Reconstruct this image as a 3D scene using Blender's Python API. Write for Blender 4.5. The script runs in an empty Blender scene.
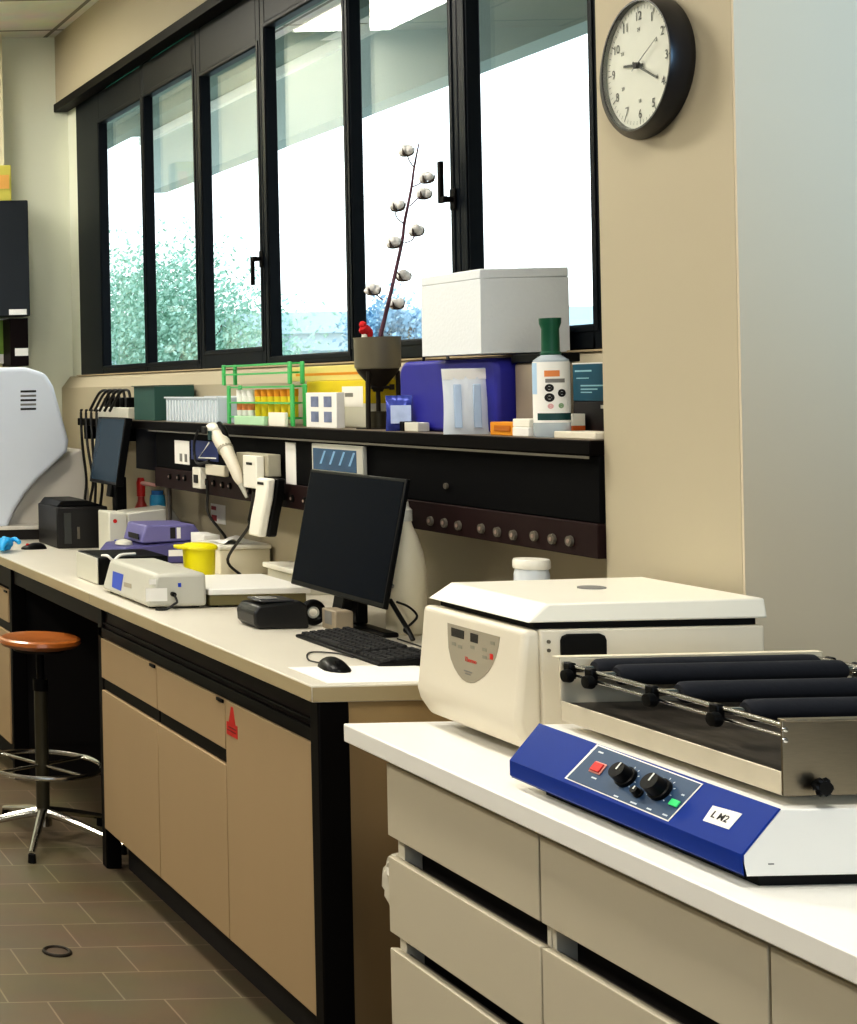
import bpy, bmesh, math, random
from mathutils import Vector, Matrix
random.seed(7)
SC = bpy.context.scene
COL = SC.collection
PI = math.pi

# ------------------------------------------------------------------ camera model
F, H, PU, PV, ROLL = 1500.0, 1.573, -377.0, 398.0, 0.021
CR, SR = math.cos(ROLL), math.sin(ROLL)
def ab(u, v):
    dx, dy = u - PU, v - PV
    return dx * CR - dy * SR, dx * SR + dy * CR
def atx(u, v, X):                    # where the sight line through a photo point meets the plane x = X
    a, b = ab(u, v); Y = X * F / a
    return Vector((X, Y, H - b * Y / F))
def aty(u, v, Y):
    a, b = ab(u, v)
    return Vector((a * Y / F, Y, H - b * Y / F))
def atz(u, v, z):
    a, b = ab(u, v); Y = (H - z) * F / b
    return Vector((a * Y / F, Y, z))
def atp(u, v, p, n):                 # meets a general plane
    a, b = ab(u, v)
    d = Vector((a, F, -b)); o = Vector((0, 0, H))
    t = (Vector(p) - o).dot(Vector(n)) / d.dot(Vector(n))
    return o + d * t

cam = bpy.data.cameras.new('camera')
cam_o = bpy.data.objects.new('camera', cam); COL.objects.link(cam_o)
cam.sensor_fit = 'VERTICAL'; cam.sensor_height = 24.0; cam.sensor_width = 24.0
cam.lens = F / 1024 * 24.0
cam.shift_x = (428.5 - PU) / 1024
cam.shift_y = -(512 - PV) / 1024
cam.clip_start = 0.05; cam.clip_end = 500
cam_o.matrix_world = Matrix.Translation((0, 0, H)) @ Matrix.Rotation(PI / 2, 4, 'X') @ Matrix.Rotation(-ROLL, 4, 'Z')
SC.camera = cam_o

# ------------------------------------------------------------------ materials
def lin(c):
    c /= 255.0
    return c / 12.92 if c <= 0.04045 else ((c + 0.055) / 1.055) ** 2.4
def rgb(c): return (lin(c[0]), lin(c[1]), lin(c[2]), 1)
MATS = {}
def mat(name, c, rough=0.5, metal=0.0, var=0.06, scale=14.0, bump=0.0, emit=0.0, spec=0.5, alpha=1.0, trans=0.0, coat=0.0, stretch=None):
    if name in MATS: return MATS[name]
    m = bpy.data.materials.new(name); m.use_nodes = True
    nt = m.node_tree; b = nt.nodes['Principled BSDF']
    tc = nt.nodes.new('ShaderNodeTexCoord'); mp = nt.nodes.new('ShaderNodeMapping')
    nz = nt.nodes.new('ShaderNodeTexNoise'); mx = nt.nodes.new('ShaderNodeMix'); mx.data_type = 'RGBA'
    nz.inputs['Scale'].default_value = scale; nz.inputs['Detail'].default_value = 4
    if stretch: mp.inputs['Scale'].default_value = stretch
    nt.links.new(tc.outputs['Object'], mp.inputs[0]); nt.links.new(mp.outputs[0], nz.inputs['Vector'])
    k = rgb(c)
    mx.inputs['A'].default_value = tuple(x * (1 - var) for x in k[:3]) + (1,)
    mx.inputs['B'].default_value = tuple(min(1, x * (1 + var)) for x in k[:3]) + (1,)
    nt.links.new(nz.outputs['Fac'], mx.inputs['Factor'])
    nt.links.new(mx.outputs['Result'], b.inputs['Base Color'])
    b.inputs['Roughness'].default_value = rough; b.inputs['Metallic'].default_value = metal
    b.inputs['Specular IOR Level'].default_value = spec; b.inputs['Alpha'].default_value = alpha
    b.inputs['Transmission Weight'].default_value = trans; b.inputs['Coat Weight'].default_value = coat
    if emit:
        nt.links.new(mx.outputs['Result'], b.inputs['Emission Color']); b.inputs['Emission Strength'].default_value = emit
    if bump:
        bp = nt.nodes.new('ShaderNodeBump'); bp.inputs['Strength'].default_value = bump; bp.inputs['Distance'].default_value = 0.005
        nt.links.new(nz.outputs['Fac'], bp.inputs['Height']); nt.links.new(bp.outputs[0], b.inputs['Normal'])
    MATS[name] = m
    return m
def glass_mat(name, tint=(235, 248, 246), refl=1.0):
    m = bpy.data.materials.new(name); m.use_nodes = True; nt = m.node_tree
    for n in list(nt.nodes): nt.nodes.remove(n)
    out = nt.nodes.new('ShaderNodeOutputMaterial'); tr = nt.nodes.new('ShaderNodeBsdfTransparent'); gl = nt.nodes.new('ShaderNodeBsdfGlossy')
    mx = nt.nodes.new('ShaderNodeMixShader'); fr = nt.nodes.new('ShaderNodeLayerWeight'); pw = nt.nodes.new('ShaderNodeMath'); pw.operation = 'POWER'; mt = nt.nodes.new('ShaderNodeMath'); mt.operation = 'MULTIPLY_ADD'
    tr.inputs[0].default_value = rgb(tint); gl.inputs['Roughness'].default_value = 0.0
    fr.inputs[0].default_value = 0.5; pw.inputs[1].default_value = 4.0; mt.inputs[1].default_value = refl * .8; mt.inputs[2].default_value = refl * .04
    nt.links.new(fr.outputs['Facing'], pw.inputs[0]); nt.links.new(pw.outputs[0], mt.inputs[0]); nt.links.new(mt.outputs[0], mx.inputs[0])
    nt.links.new(tr.outputs[0], mx.inputs[1]); nt.links.new(gl.outputs[0], mx.inputs[2]); nt.links.new(mx.outputs[0], out.inputs[0])
    return m
def tile_mat(name, c1, c2, cm, bw, rh, offset, freq, mortar, rough, loc=(0, 0, 0), spec=0.5, rot=0.0):
    m = bpy.data.materials.new(name); m.use_nodes = True; nt = m.node_tree; b = nt.nodes['Principled BSDF']
    tc = nt.nodes.new('ShaderNodeTexCoord'); mp = nt.nodes.new('ShaderNodeMapping'); br = nt.nodes.new('ShaderNodeTexBrick')
    mp.inputs['Location'].default_value = loc; mp.inputs['Rotation'].default_value = (0, 0, rot)
    br.inputs['Scale'].default_value = 1.0; br.inputs['Brick Width'].default_value = bw; br.inputs['Row Height'].default_value = rh
    br.inputs['Mortar Size'].default_value = mortar; br.inputs['Mortar Smooth'].default_value = 0.1
    br.offset = offset; br.offset_frequency = freq
    nz = nt.nodes.new('ShaderNodeTexNoise'); nz.inputs['Scale'].default_value = 5; nz.inputs['Detail'].default_value = 6
    hs = nt.nodes.new('ShaderNodeMix'); hs.data_type = 'RGBA'; hs.blend_type = 'MULTIPLY'; hs.inputs['Factor'].default_value = 0.35
    br.inputs['Color1'].default_value = rgb(c1); br.inputs['Color2'].default_value = rgb(c2); br.inputs['Mortar'].default_value = rgb(cm)
    nt.links.new(tc.outputs['Object'], mp.inputs[0]); nt.links.new(mp.outputs[0], br.inputs['Vector']); nt.links.new(tc.outputs['Object'], nz.inputs['Vector'])
    nt.links.new(br.outputs['Color'], hs.inputs['A']); nt.links.new(nz.outputs['Color'], hs.inputs['B'])
    nt.links.new(hs.outputs['Result'], b.inputs['Base Color']); b.inputs['Roughness'].default_value = rough; b.inputs['Specular IOR Level'].default_value = spec
    return m

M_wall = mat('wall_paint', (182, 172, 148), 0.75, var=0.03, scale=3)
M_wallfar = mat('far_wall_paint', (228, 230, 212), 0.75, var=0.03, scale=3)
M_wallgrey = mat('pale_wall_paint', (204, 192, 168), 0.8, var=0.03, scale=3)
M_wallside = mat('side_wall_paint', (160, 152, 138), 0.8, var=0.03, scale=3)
M_frame = mat('window_metal', (14, 20, 27), 0.4, 0.0, spec=0.15)
M_lip = mat('pelmet_dark', (18, 16, 15), 0.5, spec=0.1)
M_sill = mat('sill_stone', (188, 170, 138), 0.5, var=0.12)
M_glass = glass_mat('window_glass', (250, 254, 254))
M_tglass = glass_mat('transom_glass', (150, 205, 195))
M_floor = tile_mat('floor_tiles', (112, 100, 78), (105, 93, 72), (146, 132, 110), 0.30, 0.185, 0.333, 2, 0.0025, 0.42, loc=(0.143, -0.152, 0))
M_ceil = tile_mat('ceiling_tiles', (236, 234, 224), (232, 230, 220), (140, 136, 124), 0.6, 0.6, 0.0, 1, 0.012, 0.9, loc=(0.15, 0.1, 0))
M_top1 = mat('cream_laminate', (216, 210, 196), 0.35, var=0.04, scale=6)
M_topedge = mat('laminate_edge', (176, 160, 126), 0.5, var=0.05)
M_door = mat('beige_laminate', (173, 149, 115), 0.55, var=0.05, scale=4, stretch=(1, 1, 0.2))
M_panel = mat('end_panel_brown', (144, 122, 90), 0.6, var=0.08, scale=4)
M_black = mat('black_metal', (14, 12, 12), 0.45, spec=0.1)
M_brown = mat('dark_brown_metal', (24, 14, 14), 0.45, spec=0.1)
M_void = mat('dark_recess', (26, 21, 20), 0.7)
M_white2 = mat('white_laminate', (240, 238, 232), 0.35, var=0.02)
M_drawer = mat('greige_laminate', (200, 191, 170), 0.5, var=0.03, scale=4)
M_carc = mat('carcass_white', (214, 208, 192), 0.5, var=0.03)
M_shelf = mat('shelf_black', (12, 9, 9), 0.5, spec=0.06)
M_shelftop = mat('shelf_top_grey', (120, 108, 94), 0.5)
M_lipgrey = mat('grey_trim', (110, 104, 94), 0.35, 0.4)
M_chrome = mat('chrome', (200, 198, 192), 0.18, 1.0, var=0.02)
M_steel = mat('brushed_steel', (150, 140, 122), 0.32, 1.0, var=0.12, scale=60, stretch=(1, 1, 20))
M_alu = mat('satin_aluminium', (226, 216, 192), 0.45, 0.0, var=0.05, scale=40)
M_wood = mat('varnished_wood', (160, 92, 38), 0.3, var=0.25, scale=8, stretch=(1, 7, 1), coat=0.4)
M_olive = mat('olive_steel', (62, 58, 44), 0.4, 0.4)
M_rubber = mat('black_rubber', (12, 12, 12), 0.6, spec=0.2)
M_plasticb = mat('black_plastic', (13, 13, 14), 0.35, spec=0.18)
M_screen = mat('monitor_screen', (9, 15, 26), 0.16, var=0.02, spec=0.03)
M_screen2 = mat('far_monitor_screen', (40, 58, 72), 0.2, var=0.02, spec=0.1)
M_ivory = mat('ivory_plastic', (226, 218, 200), 0.4, var=0.015)
M_ivory2 = mat('ivory_lid', (244, 240, 226), 0.35, var=0.015)
M_greypanel = mat('panel_grey', (160, 152, 134), 0.5)
M_red = mat('red_plastic', (205, 40, 34), 0.4)
M_blue = mat('blue_enamel', (14, 52, 140), 0.35, var=0.05, spec=0.2)
M_navy = mat('navy_control_panel', (44, 72, 104), 0.4)
M_white = mat('white_paint', (236, 234, 228), 0.4, var=0.02)
M_paper = mat('paper_white', (240, 238, 232), 0.8, var=0.02)
M_mat = mat('platform_mat', (62, 57, 52), 0.4, var=0.75, scale=26, stretch=(3, 1, 1))
M_foam = mat('roller_foam', (22, 25, 34), 0.85, var=0.15, scale=60, bump=0.2)
M_ink = mat('ink_black', (24, 22, 22), 0.6)
M_inkgrey = mat('ink_grey', (130, 128, 124), 0.6)
M_face = mat('clock_dial', (222, 216, 204), 0.5, var=0.015)
M_styro = mat('styrofoam', (226, 230, 232), 0.9, var=0.02, scale=120, bump=0.15)
M_bluecase = mat('blue_case_fabric', (44, 44, 148), 0.55, var=0.06, scale=40)
M_green = mat('green_wire', (74, 186, 104), 0.4, alpha=1)
M_greenpale = mat('pale_green_plastic', (186, 226, 186), 0.4)
M_dkgreen = mat('dark_green_card', (46, 84, 76), 0.6)
M_capgreen = mat('cap_green', (18, 84, 60), 0.4)
M_yellow = mat('yellow_card', (232, 208, 40), 0.6)
M_paleyellow = mat('pale_yellow_card', (230, 214, 130), 0.6)
M_binyellow = mat('yellow_bin_plastic', (238, 226, 20), 0.4)
M_orange = mat('orange_card', (226, 150, 30), 0.6)
M_clear = mat('clear_plastic', (226, 238, 246), 0.15, alpha=0.55, var=0.04)
M_frost = mat('frosted_plastic', (240, 246, 252), 0.3, alpha=0.8, var=0.05, scale=30)
M_liquid = mat('pale_blue_gel', (196, 216, 240), 0.2, alpha=0.75)
M_pewter = mat('pewter', (132, 126, 108), 0.4, 0.3)
M_darkiron = mat('dark_iron', (42, 36, 30), 0.5, 0.6)
M_boll = mat('cotton_boll', (240, 238, 234), 0.95, bump=0.4, scale=60)
M_husk = mat('boll_husk', (82, 72, 66), 0.8)
M_stem = mat('branch_bark', (86, 52, 66), 0.8)
M_purple = mat('purple_plastic', (116, 112, 164), 0.4, var=0.03)
M_purple2 = mat('dark_purple_plastic', (84, 80, 132), 0.4, var=0.03)
M_inst = mat('instrument_white', (222, 228, 238), 0.4, var=0.015)
M_inst2 = mat('instrument_cream', (220, 214, 204), 0.4, var=0.015)
M_greywhite = mat('grey_white_plastic', (216, 214, 200), 0.4, var=0.02)
M_lightgrey = mat('light_grey_metal', (196, 194, 182), 0.4, var=0.02)
M_oliveside = mat('olive_smoked_plastic', (120, 112, 76), 0.3)
M_bluesq = mat('blue_sticker', (36, 74, 190), 0.4)
M_teal = mat('teal_card', (22, 82, 104), 0.5)
M_tealdk = mat('dark_green_print', (28, 70, 70), 0.5)
M_cream = mat('cream_plastic', (230, 222, 198), 0.45, var=0.03)
M_glove = mat('blue_nitrile', (40, 160, 220), 0.5)
M_bottleblue = mat('blue_bottle_plastic', (40, 130, 170), 0.4)
M_pink = mat('pink_plastic', (220, 170, 160), 0.5)
M_beigebox = mat('beige_enclosure', (172, 166, 146), 0.5, var=0.03)
M_picblue = mat('picture_blue', (40, 90, 140), 0.2, var=0.5, scale=20)
M_dkblue = mat('dark_blue_card', (26, 42, 100), 0.5)
M_leaf = mat('hazy_foliage', (172, 206, 186), 0.8, var=0.12, scale=3)  # pale green puts the outdoor haze into the leaf colour
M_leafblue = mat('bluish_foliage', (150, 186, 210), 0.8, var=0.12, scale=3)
M_bark = mat('tree_bark', (110, 100, 90), 0.9)
M_fascia = mat('fascia_greygreen', (156, 172, 166), 0.8, var=0.06, scale=1.2, stretch=(1, 3, 0.3))
M_fascialip = mat('fascia_light', (210, 216, 206), 0.7)
M_soffit = mat('soffit_green', (110, 128, 118), 0.8, var=0.1, scale=2)
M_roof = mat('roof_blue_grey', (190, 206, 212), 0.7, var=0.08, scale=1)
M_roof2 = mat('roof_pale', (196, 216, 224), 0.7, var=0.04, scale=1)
M_ground = mat('courtyard_ground', (170, 172, 164), 0.9)
M_led = mat('lamp_diffuser', (255, 246, 226), 0.5, emit=9.0)
M_ledgreen = mat('green_led', (60, 190, 110), 0.3, emit=0.4)
M_orangeprint = mat('orange_print', (226, 140, 80), 0.6)
M_display = mat('dark_display', (28, 20, 18), 0.25)
M_cable = mat('black_cable', (16, 15, 15), 0.5)
M_bag = mat('white_bag_plastic', (226, 220, 204), 0.4, alpha=0.9)
M_greymetal = mat('grey_container', (168, 156, 138), 0.35, 0.3, var=0.1, scale=3)

# ------------------------------------------------------------------ mesh builder
class MB:
    def __init__(s): s.bm = bmesh.new()
    def _add(s, verts, faces, M=None):
        vs = [s.bm.verts.new((M @ Vector(v)) if M else Vector(v)) for v in verts]
        for f in faces:
            try: s.bm.faces.new([vs[i] for i in f])
            except ValueError: pass
        return vs
    def box(s, x0, x1, y0, y1, z0, z1, M=None):
        v = [(x0, y0, z0), (x1, y0, z0), (x1, y1, z0), (x0, y1, z0), (x0, y0, z1), (x1, y0, z1), (x1, y1, z1), (x0, y1, z1)]
        s._add(v, [(0, 3, 2, 1), (4, 5, 6, 7), (0, 1, 5, 4), (1, 2, 6, 5), (2, 3, 7, 6), (3, 0, 4, 7)], M); return s
    def hexa(s, v, M=None):           # eight corners: bottom loop then top loop
        s._add(v, [(0, 3, 2, 1), (4, 5, 6, 7), (0, 1, 5, 4), (1, 2, 6, 5), (2, 3, 7, 6), (3, 0, 4, 7)], M); return s
    def cyl(s, p0, p1, r0, r1=None, n=20, M=None, cap=True):
        r1 = r0 if r1 is None else r1
        p0, p1 = Vector(p0), Vector(p1); d = (p1 - p0).normalized()
        q = d.to_track_quat('Z', 'Y').to_matrix()
        vs = []
        for p, r in ((p0, r0), (p1, r1)):
            for i in range(n):
                t = 2 * PI * i / n
                vs.append(p + q @ Vector((r * math.cos(t), r * math.sin(t), 0)))
        fs = [(i, (i + 1) % n, n + (i + 1) % n, n + i) for i in range(n)]
        if cap: fs += [tuple(range(n - 1, -1, -1)), tuple(range(n, 2 * n))]
        s._add(vs, fs, M); return s
    def tube(s, pts, r, n=8, sub=6, M=None, radii=None):
        P = [Vector(p) for p in pts]; Q = []; RR = []
        if len(P) > 2 and sub > 1:
            for i in range(len(P) - 1):
                a, b, c, d = P[max(i - 1, 0)], P[i], P[i + 1], P[min(i + 2, len(P) - 1)]
                for k in range(sub):
                    t = k / sub
                    Q.append(0.5 * ((2 * b) + (c - a) * t + (2 * a - 5 * b + 4 * c - d) * t * t + (3 * b - a - 3 * c + d) * t ** 3))
                    if radii: RR.append(radii[i] * (1 - t) + radii[i + 1] * t)
            Q.append(P[-1])
            if radii: RR.append(radii[-1])
        else:
            Q = P; RR = list(radii) if radii else []
        if not RR: RR = [r] * len(Q)
        up = Vector((0.13, 0.21, 0.97)).normalized(); vs = []
        for i, p in enumerate(Q):
            t = (Q[min(i + 1, len(Q) - 1)] - Q[max(i - 1, 0)]).normalized()
            x = t.cross(up)
            if x.length < 1e-4: x = t.orthogonal()
            x.normalize(); y = t.cross(x).normalized()
            up = y.cross(t) if False else up
            for k in range(n):
                w = 2 * PI * k / n
                vs.append(p + RR[i] * (math.cos(w) * x + math.sin(w) * y))
        fs = []
        for i in range(len(Q) - 1):
            for k in range(n):
                fs.append((i * n + k, i * n + (k + 1) % n, (i + 1) * n + (k + 1) % n, (i + 1) * n + k))
        fs += [tuple(range(n - 1, -1, -1)), tuple(range((len(Q) - 1) * n, len(Q) * n))]
        s._add(vs, fs, M); return s
    def lathe(s, prof, c, n=32, M=None, sx=1.0, sy=1.0):
        c = Vector(c); vs = []; fs = []
        m = len(prof)
        for r, z in prof:
            for i in range(n):
                t = 2 * PI * i / n
                vs.append(c + Vector((r * sx * math.cos(t), r * sy * math.sin(t), z)))
        for j in range(m - 1):
            for i in range(n):
                fs.append((j * n + i, j * n + (i + 1) % n, (j + 1) * n + (i + 1) % n, (j + 1) * n + i))
        fs += [tuple(range(n - 1, -1, -1)), tuple(range((m - 1) * n, m * n))]
        s._add(vs, fs, M); return s
    def prism(s, poly, axis, a, b, M=None):
        def p(q, t):
            return {'y': (q[0], t, q[1]), 'x': (t, q[0], q[1]), 'z': (q[0], q[1], t)}[axis]
        n = len(poly)
        vs = [p(q, a) for q in poly] + [p(q, b) for q in poly]
        fs = [(i, (i + 1) % n, n + (i + 1) % n, n + i) for i in range(n)] + [tuple(range(n - 1, -1, -1)), tuple(range(n, 2 * n))]
        s._add(vs, fs, M); return s
    def torus(s, c, R, r, n=48, m=10, M=None, axis='z'):
        c = Vector(c); vs = []; fs = []
        for i in range(n):
            t = 2 * PI * i / n
            for k in range(m):
                w = 2 * PI * k / m
                q = ((R + r * math.cos(w)) * math.cos(t), (R + r * math.cos(w)) * math.sin(t), r * math.sin(w))
                if axis == 'x': q = (q[2], q[0], q[1])
                if axis == 'y': q = (q[0], q[2], q[1])
                vs.append(c + Vector(q))
        for i in range(n):
            for k in range(m):
                fs.append((i * m + k, i * m + (k + 1) % m, ((i + 1) % n) * m + (k + 1) % m, ((i + 1) % n) * m + k))
        s._add(vs, fs, M); return s
    def ball(s, c, r, sc=(1, 1, 1), sub=2, M=None, noise=0.0):
        T = Matrix.Translation(c) @ Matrix.Diagonal((sc[0], sc[1], sc[2], 1))
        if M: T = M @ T
        ret = bmesh.ops.create_icosphere(s.bm, subdivisions=sub, radius=r, matrix=T)
        if noise:
            for v in ret['verts']: v.co += Vector((random.uniform(-1, 1), random.uniform(-1, 1), random.uniform(-1, 1))) * noise
        return s
    def quad(s, pts, M=None): s._add(pts, [tuple(range(len(pts)))], M); return s
    def text(s, txt, M, size, depth=0.0004, bold=0.0):
        cu = bpy.data.curves.new('t', 'FONT'); cu.body = txt; cu.size = size; cu.align_x = 'CENTER'; cu.align_y = 'CENTER'
        cu.extrude = depth; cu.offset = bold; cu.resolution_u = 3
        o = bpy.data.objects.new('t', cu); me = o.to_mesh()
        s._add([v.co.copy() for v in me.vertices], [tuple(p.vertices) for p in me.polygons], M)
        o.to_mesh_clear(); bpy.data.objects.remove(o); bpy.data.curves.remove(cu); return s
    def bounds(s):
        xs = [v.co for v in s.bm.verts]
        lo = Vector([min(c[i] for c in xs) for i in range(3)]); hi = Vector([max(c[i] for c in xs) for i in range(3)])
        return lo, hi

def wloc(o):
    v = Vector((0, 0, 0))
    while o: v += o.location; o = o.parent
    return v
def build(mb, name, m, parent=None, bev=0.0, seg=2, smooth=True, origin=None, solid=0.0, angle=35):
    bmesh.ops.remove_doubles(mb.bm, verts=mb.bm.verts, dist=1e-6)
    bmesh.ops.recalc_face_normals(mb.bm, faces=mb.bm.faces)
    if parent: org = wloc(parent)
    elif origin is not None: org = Vector(origin)
    else:
        lo, hi = mb.bounds(); org = Vector(((lo.x + hi.x) / 2, (lo.y + hi.y) / 2, lo.z))
    for v in mb.bm.verts: v.co -= org
    me = bpy.data.meshes.new(name); mb.bm.to_mesh(me); mb.bm.free()
    me.materials.append(m)
    o = bpy.data.objects.new(name, me); COL.objects.link(o)
    if parent: o.parent = parent
    else: o.location = org
    if solid:
        md = o.modifiers.new('solid', 'SOLIDIFY'); md.thickness = solid
    if bev:
        md = o.modifiers.new('bevel', 'BEVEL'); md.width = bev; md.segments = seg; md.limit_method = 'ANGLE'; md.angle_limit = math.radians(40)
    if smooth:
        me.polygons.foreach_set('use_smooth', [True] * len(me.polygons))
        me.set_sharp_from_angle(angle=math.radians(angle))
    return o
def tag(o, label=None, cat=None, group=None, kind=None):
    if label: o['label'] = label
    if cat: o['category'] = cat
    if group: o['group'] = group
    if kind: o['kind'] = kind
    return o
def thing(name, loc, label, cat, group=None):
    o = bpy.data.objects.new(name, None); COL.objects.link(o); o.location = loc; o.empty_display_size = 0.05
    return tag(o, label, cat, group)
def struct(mb, name, m, **k): return tag(build(mb, name, m, origin=(0, 0, 0), **k), kind='structure')
def dup(o, delta, label=None):
    c = o.copy(); COL.objects.link(c); c.location = o.location + Vector(delta)
    if label: c['label'] = label
    for ch in list(o.children):
        d = ch.copy(); COL.objects.link(d); d.parent = c
        for g in list(ch.children):
            e = g.copy(); COL.objects.link(e); e.parent = d
    return c
def frame_x(o, y_right, up, right=None):
    """matrix mapping text x,y plane onto a surface: right dir, up dir, origin"""
    r = Vector(y_right).normalized(); u = Vector(up).normalized(); n = r.cross(u)
    M = Matrix((r, u, n)).transposed().to_4x4(); M.translation = Vector(o); return M
FACE_L = lambda p: frame_x(p, (0, -1, 0), (0, 0, 1))       # written on a face that looks to -x
FACE_F = lambda p: frame_x(p, (1, 0, 0), (0, 0, 1))        # written on a face that looks to -y

# ------------------------------------------------------------------ room shell
XW, XPIL, YPIL0, YPIL1, YFAR, ZC = 2.30, 2.13, 2.864, 3.26, 7.86, 3.415
XL, YN = -3.2, -2.4
struct(MB().box(XL, 4.6, YN, YFAR + .2, -0.1, 0), 'floor', M_floor, smooth=False)
struct(MB().box(XL, 4.6, YN, YFAR + .2, ZC, ZC + .1), 'ceiling', M_ceil, smooth=False)
struct(MB().box(XL, XW + .11, YFAR, YFAR + .2, 0, ZC), 'wall_back', M_wallfar, smooth=False)
struct(MB().box(XL - .2, XL, YN, YFAR + .2, 0, ZC), 'wall_left', M_wallside, smooth=False)
struct(MB().box(XL, 4.6, YN - .2, YN, 0, ZC), 'wall_front', M_wallside, smooth=False)
struct(MB().box(4.6, 4.8, YN - .2, YPIL0 + .3, 0, ZC), 'wall_outer', M_wallside, smooth=False)
# window wall: strip under the sill with chamfered sill edge, strip above the pelmet
struct(MB().prism([(XW, 0), (XW + .35, 0), (XW + .35, 1.636), (XW + .045, 1.636), (XW, 1.578)], 'y', YPIL1 - .1, YFAR), 'wall_right', M_wall, smooth=False)
struct(MB().prism([(XW, 3.06), (XW + .06, 3.06), (XW + .06, 3.2), (XW + .35, 3.2), (XW + .35, ZC), (XW, ZC)], 'y', YPIL1 - .1, YFAR), 'wall_right', M_wall, smooth=False)
struct(MB().box(XPIL, 4.6, YPIL0, YPIL1, 0, ZC), 'pillar', M_wall, smooth=False)
struct(MB().box(XPIL + .0005, 4.6, YPIL0 - .006, YPIL0 - .0005, 0, ZC), 'wall_niche', M_wallgrey, smooth=False)
struct(MB().box(XW - .012, XW + .06, YPIL1, YFAR, 3.022, 3.062), 'trim_1', M_lip, smooth=False)
struct(MB().box(XW + .036, XW + .06, YPIL1, 7.72, 1.6362, 1.6415), 'trim_2', M_sill, smooth=False)
struct(MB().box(1.35, 2.0, YFAR - .09, YFAR, 0, ZC), 'trim_3', mat('pilaster_cream', (224, 216, 184), 0.75, var=.03), smooth=False)

# ------------------------------------------------------------------ windows
XF0, XF1, XG = 2.36, 2.402, 2.395
wins = [(6.745, 7.72, 6.765, 7.358, 1.682, 2.87, None), (6.11, 6.745, 6.15, 6.725, 1.682, 2.87, None),
        (5.495, 6.11, 5.53, 6.066, 1.714, 2.82, 'n'), (4.853, 5.495, 4.874, 5.457, 1.676, 2.87, None),
        (4.21, 4.853, 4.253, 4.833, 1.70, 2.82, 'n'), (YPIL1, 4.21, 3.64, 4.167, 1.704, 2.84, None)]
for i, (y0, y1, g0, g1, z0, z1, hd) in enumerate(wins):
    mb = MB()
    zb, zt = 1.642, 3.2
    mb.box(XF0, XF1, y0, g0, zb, zt); mb.box(XF0, XF1, g1, y1, zb, zt)
    mb.box(XF0, XF1, g0, g1, zb, z0); mb.box(XF0, XF1, g0, g1, z1, 3.02); mb.box(XF0, XF1, g0, g1, 3.17, zt)
    if i > 1: mb.box(XF0 + .01, XF1, g0, g1, 3.02, 3.17)
    fr = struct(mb, 'window_%d' % (i + 1), M_frame, bev=0.004)
    build(MB().box(XG, XG + .006, g0 - .004, g1 + .004, z0 - .004, z1 + .004), 'glass', M_glass, fr, smooth=False)
    if i < 2: build(MB().box(XG, XG + .006, g0 - .004, g1 + .004, 3.016, 3.174), 'transom_glass', M_tglass, fr, smooth=False)
    # raised sash profile around the pane
    sp = MB(); w = .018
    sp.box(XF0 - .003, XF0, g0 - w, g0 - .004, z0 - w, z1 + w); sp.box(XF0 - .003, XF0, g1 + .004, g1 + w, z0 - w, z1 + w)
    sp.box(XF0 - .003, XF0, g0 - .004, g1 + .004, z0 - w, z0 - .004); sp.box(XF0 - .003, XF0, g0 - .004, g1 + .004, z1 + .004, z1 + w)
    build(sp, 'sash', M_frame, fr, bev=0.003)
    if hd:
        hy = g0 - .016
        hz = 2.035 if i == 2 else 2.085
        d = -1 if i == 2 else 1
        hb = MB().cyl((XF0 - .003, hy, hz), (XF0 - .03, hy, hz), .008, n=12)
        hb.box(XF0 - .036, XF0 - .024, hy - .009, hy + .02, hz - .009, hz + .009)
        hb.box(XF0 - .036, XF0 - .024, hy + .008, hy + .022, hz - .009 if d > 0 else hz - .095, hz + .11 if d > 0 else hz + .009)
        hb.box(XF0 - .007, XF0 - .003, hy - .013, hy + .013, hz - .03, hz + .03)
        build(hb, 'handle', M_black, fr, bev=0.003)

struct(MB().box(XF0 + .001, XW + .11, 7.7205, YFAR - .0005, 1.637, 3.2), 'wall_reveal', M_wallfar, smooth=False)
# ------------------------------------------------------------------ outside
struct(MB().box(2.7, 60, -10, 80, -0.3, -0.2), 'ground', M_ground, smooth=False)
ov = MB(); ov.box(3.9, 4.05, -2, 11.1, 3.007, 3.40)
struct(ov, 'trim_4', M_fascia, smooth=False)
struct(MB().box(3.86, 4.06, -2, 11.12, 3.365, 3.42), 'trim_5', M_fascialip, smooth=False)
sf = MB(); sf.box(2.66, 4.055, -2, 11.1, 3.425, 3.5)
for k in range(3): sf.box(2.85 + k * .34, 2.95 + k * .34, -2, 11.1, 3.34, 3.424)
struct(sf, 'trim_6', M_soffit, smooth=False)
b = thing('building', (14, 23, -.2), 'low pale building with a flat blue-grey roof beyond the windows', 'building')
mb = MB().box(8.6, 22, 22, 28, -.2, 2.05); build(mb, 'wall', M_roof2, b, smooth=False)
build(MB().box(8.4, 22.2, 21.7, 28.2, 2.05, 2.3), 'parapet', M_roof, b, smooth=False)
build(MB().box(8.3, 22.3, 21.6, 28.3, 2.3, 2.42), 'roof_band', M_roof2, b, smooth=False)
build(MB().box(8.5, 22.1, 21.9, 28.1, 2.42, 2.62), 'roof', M_roof, b, smooth=False)
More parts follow.
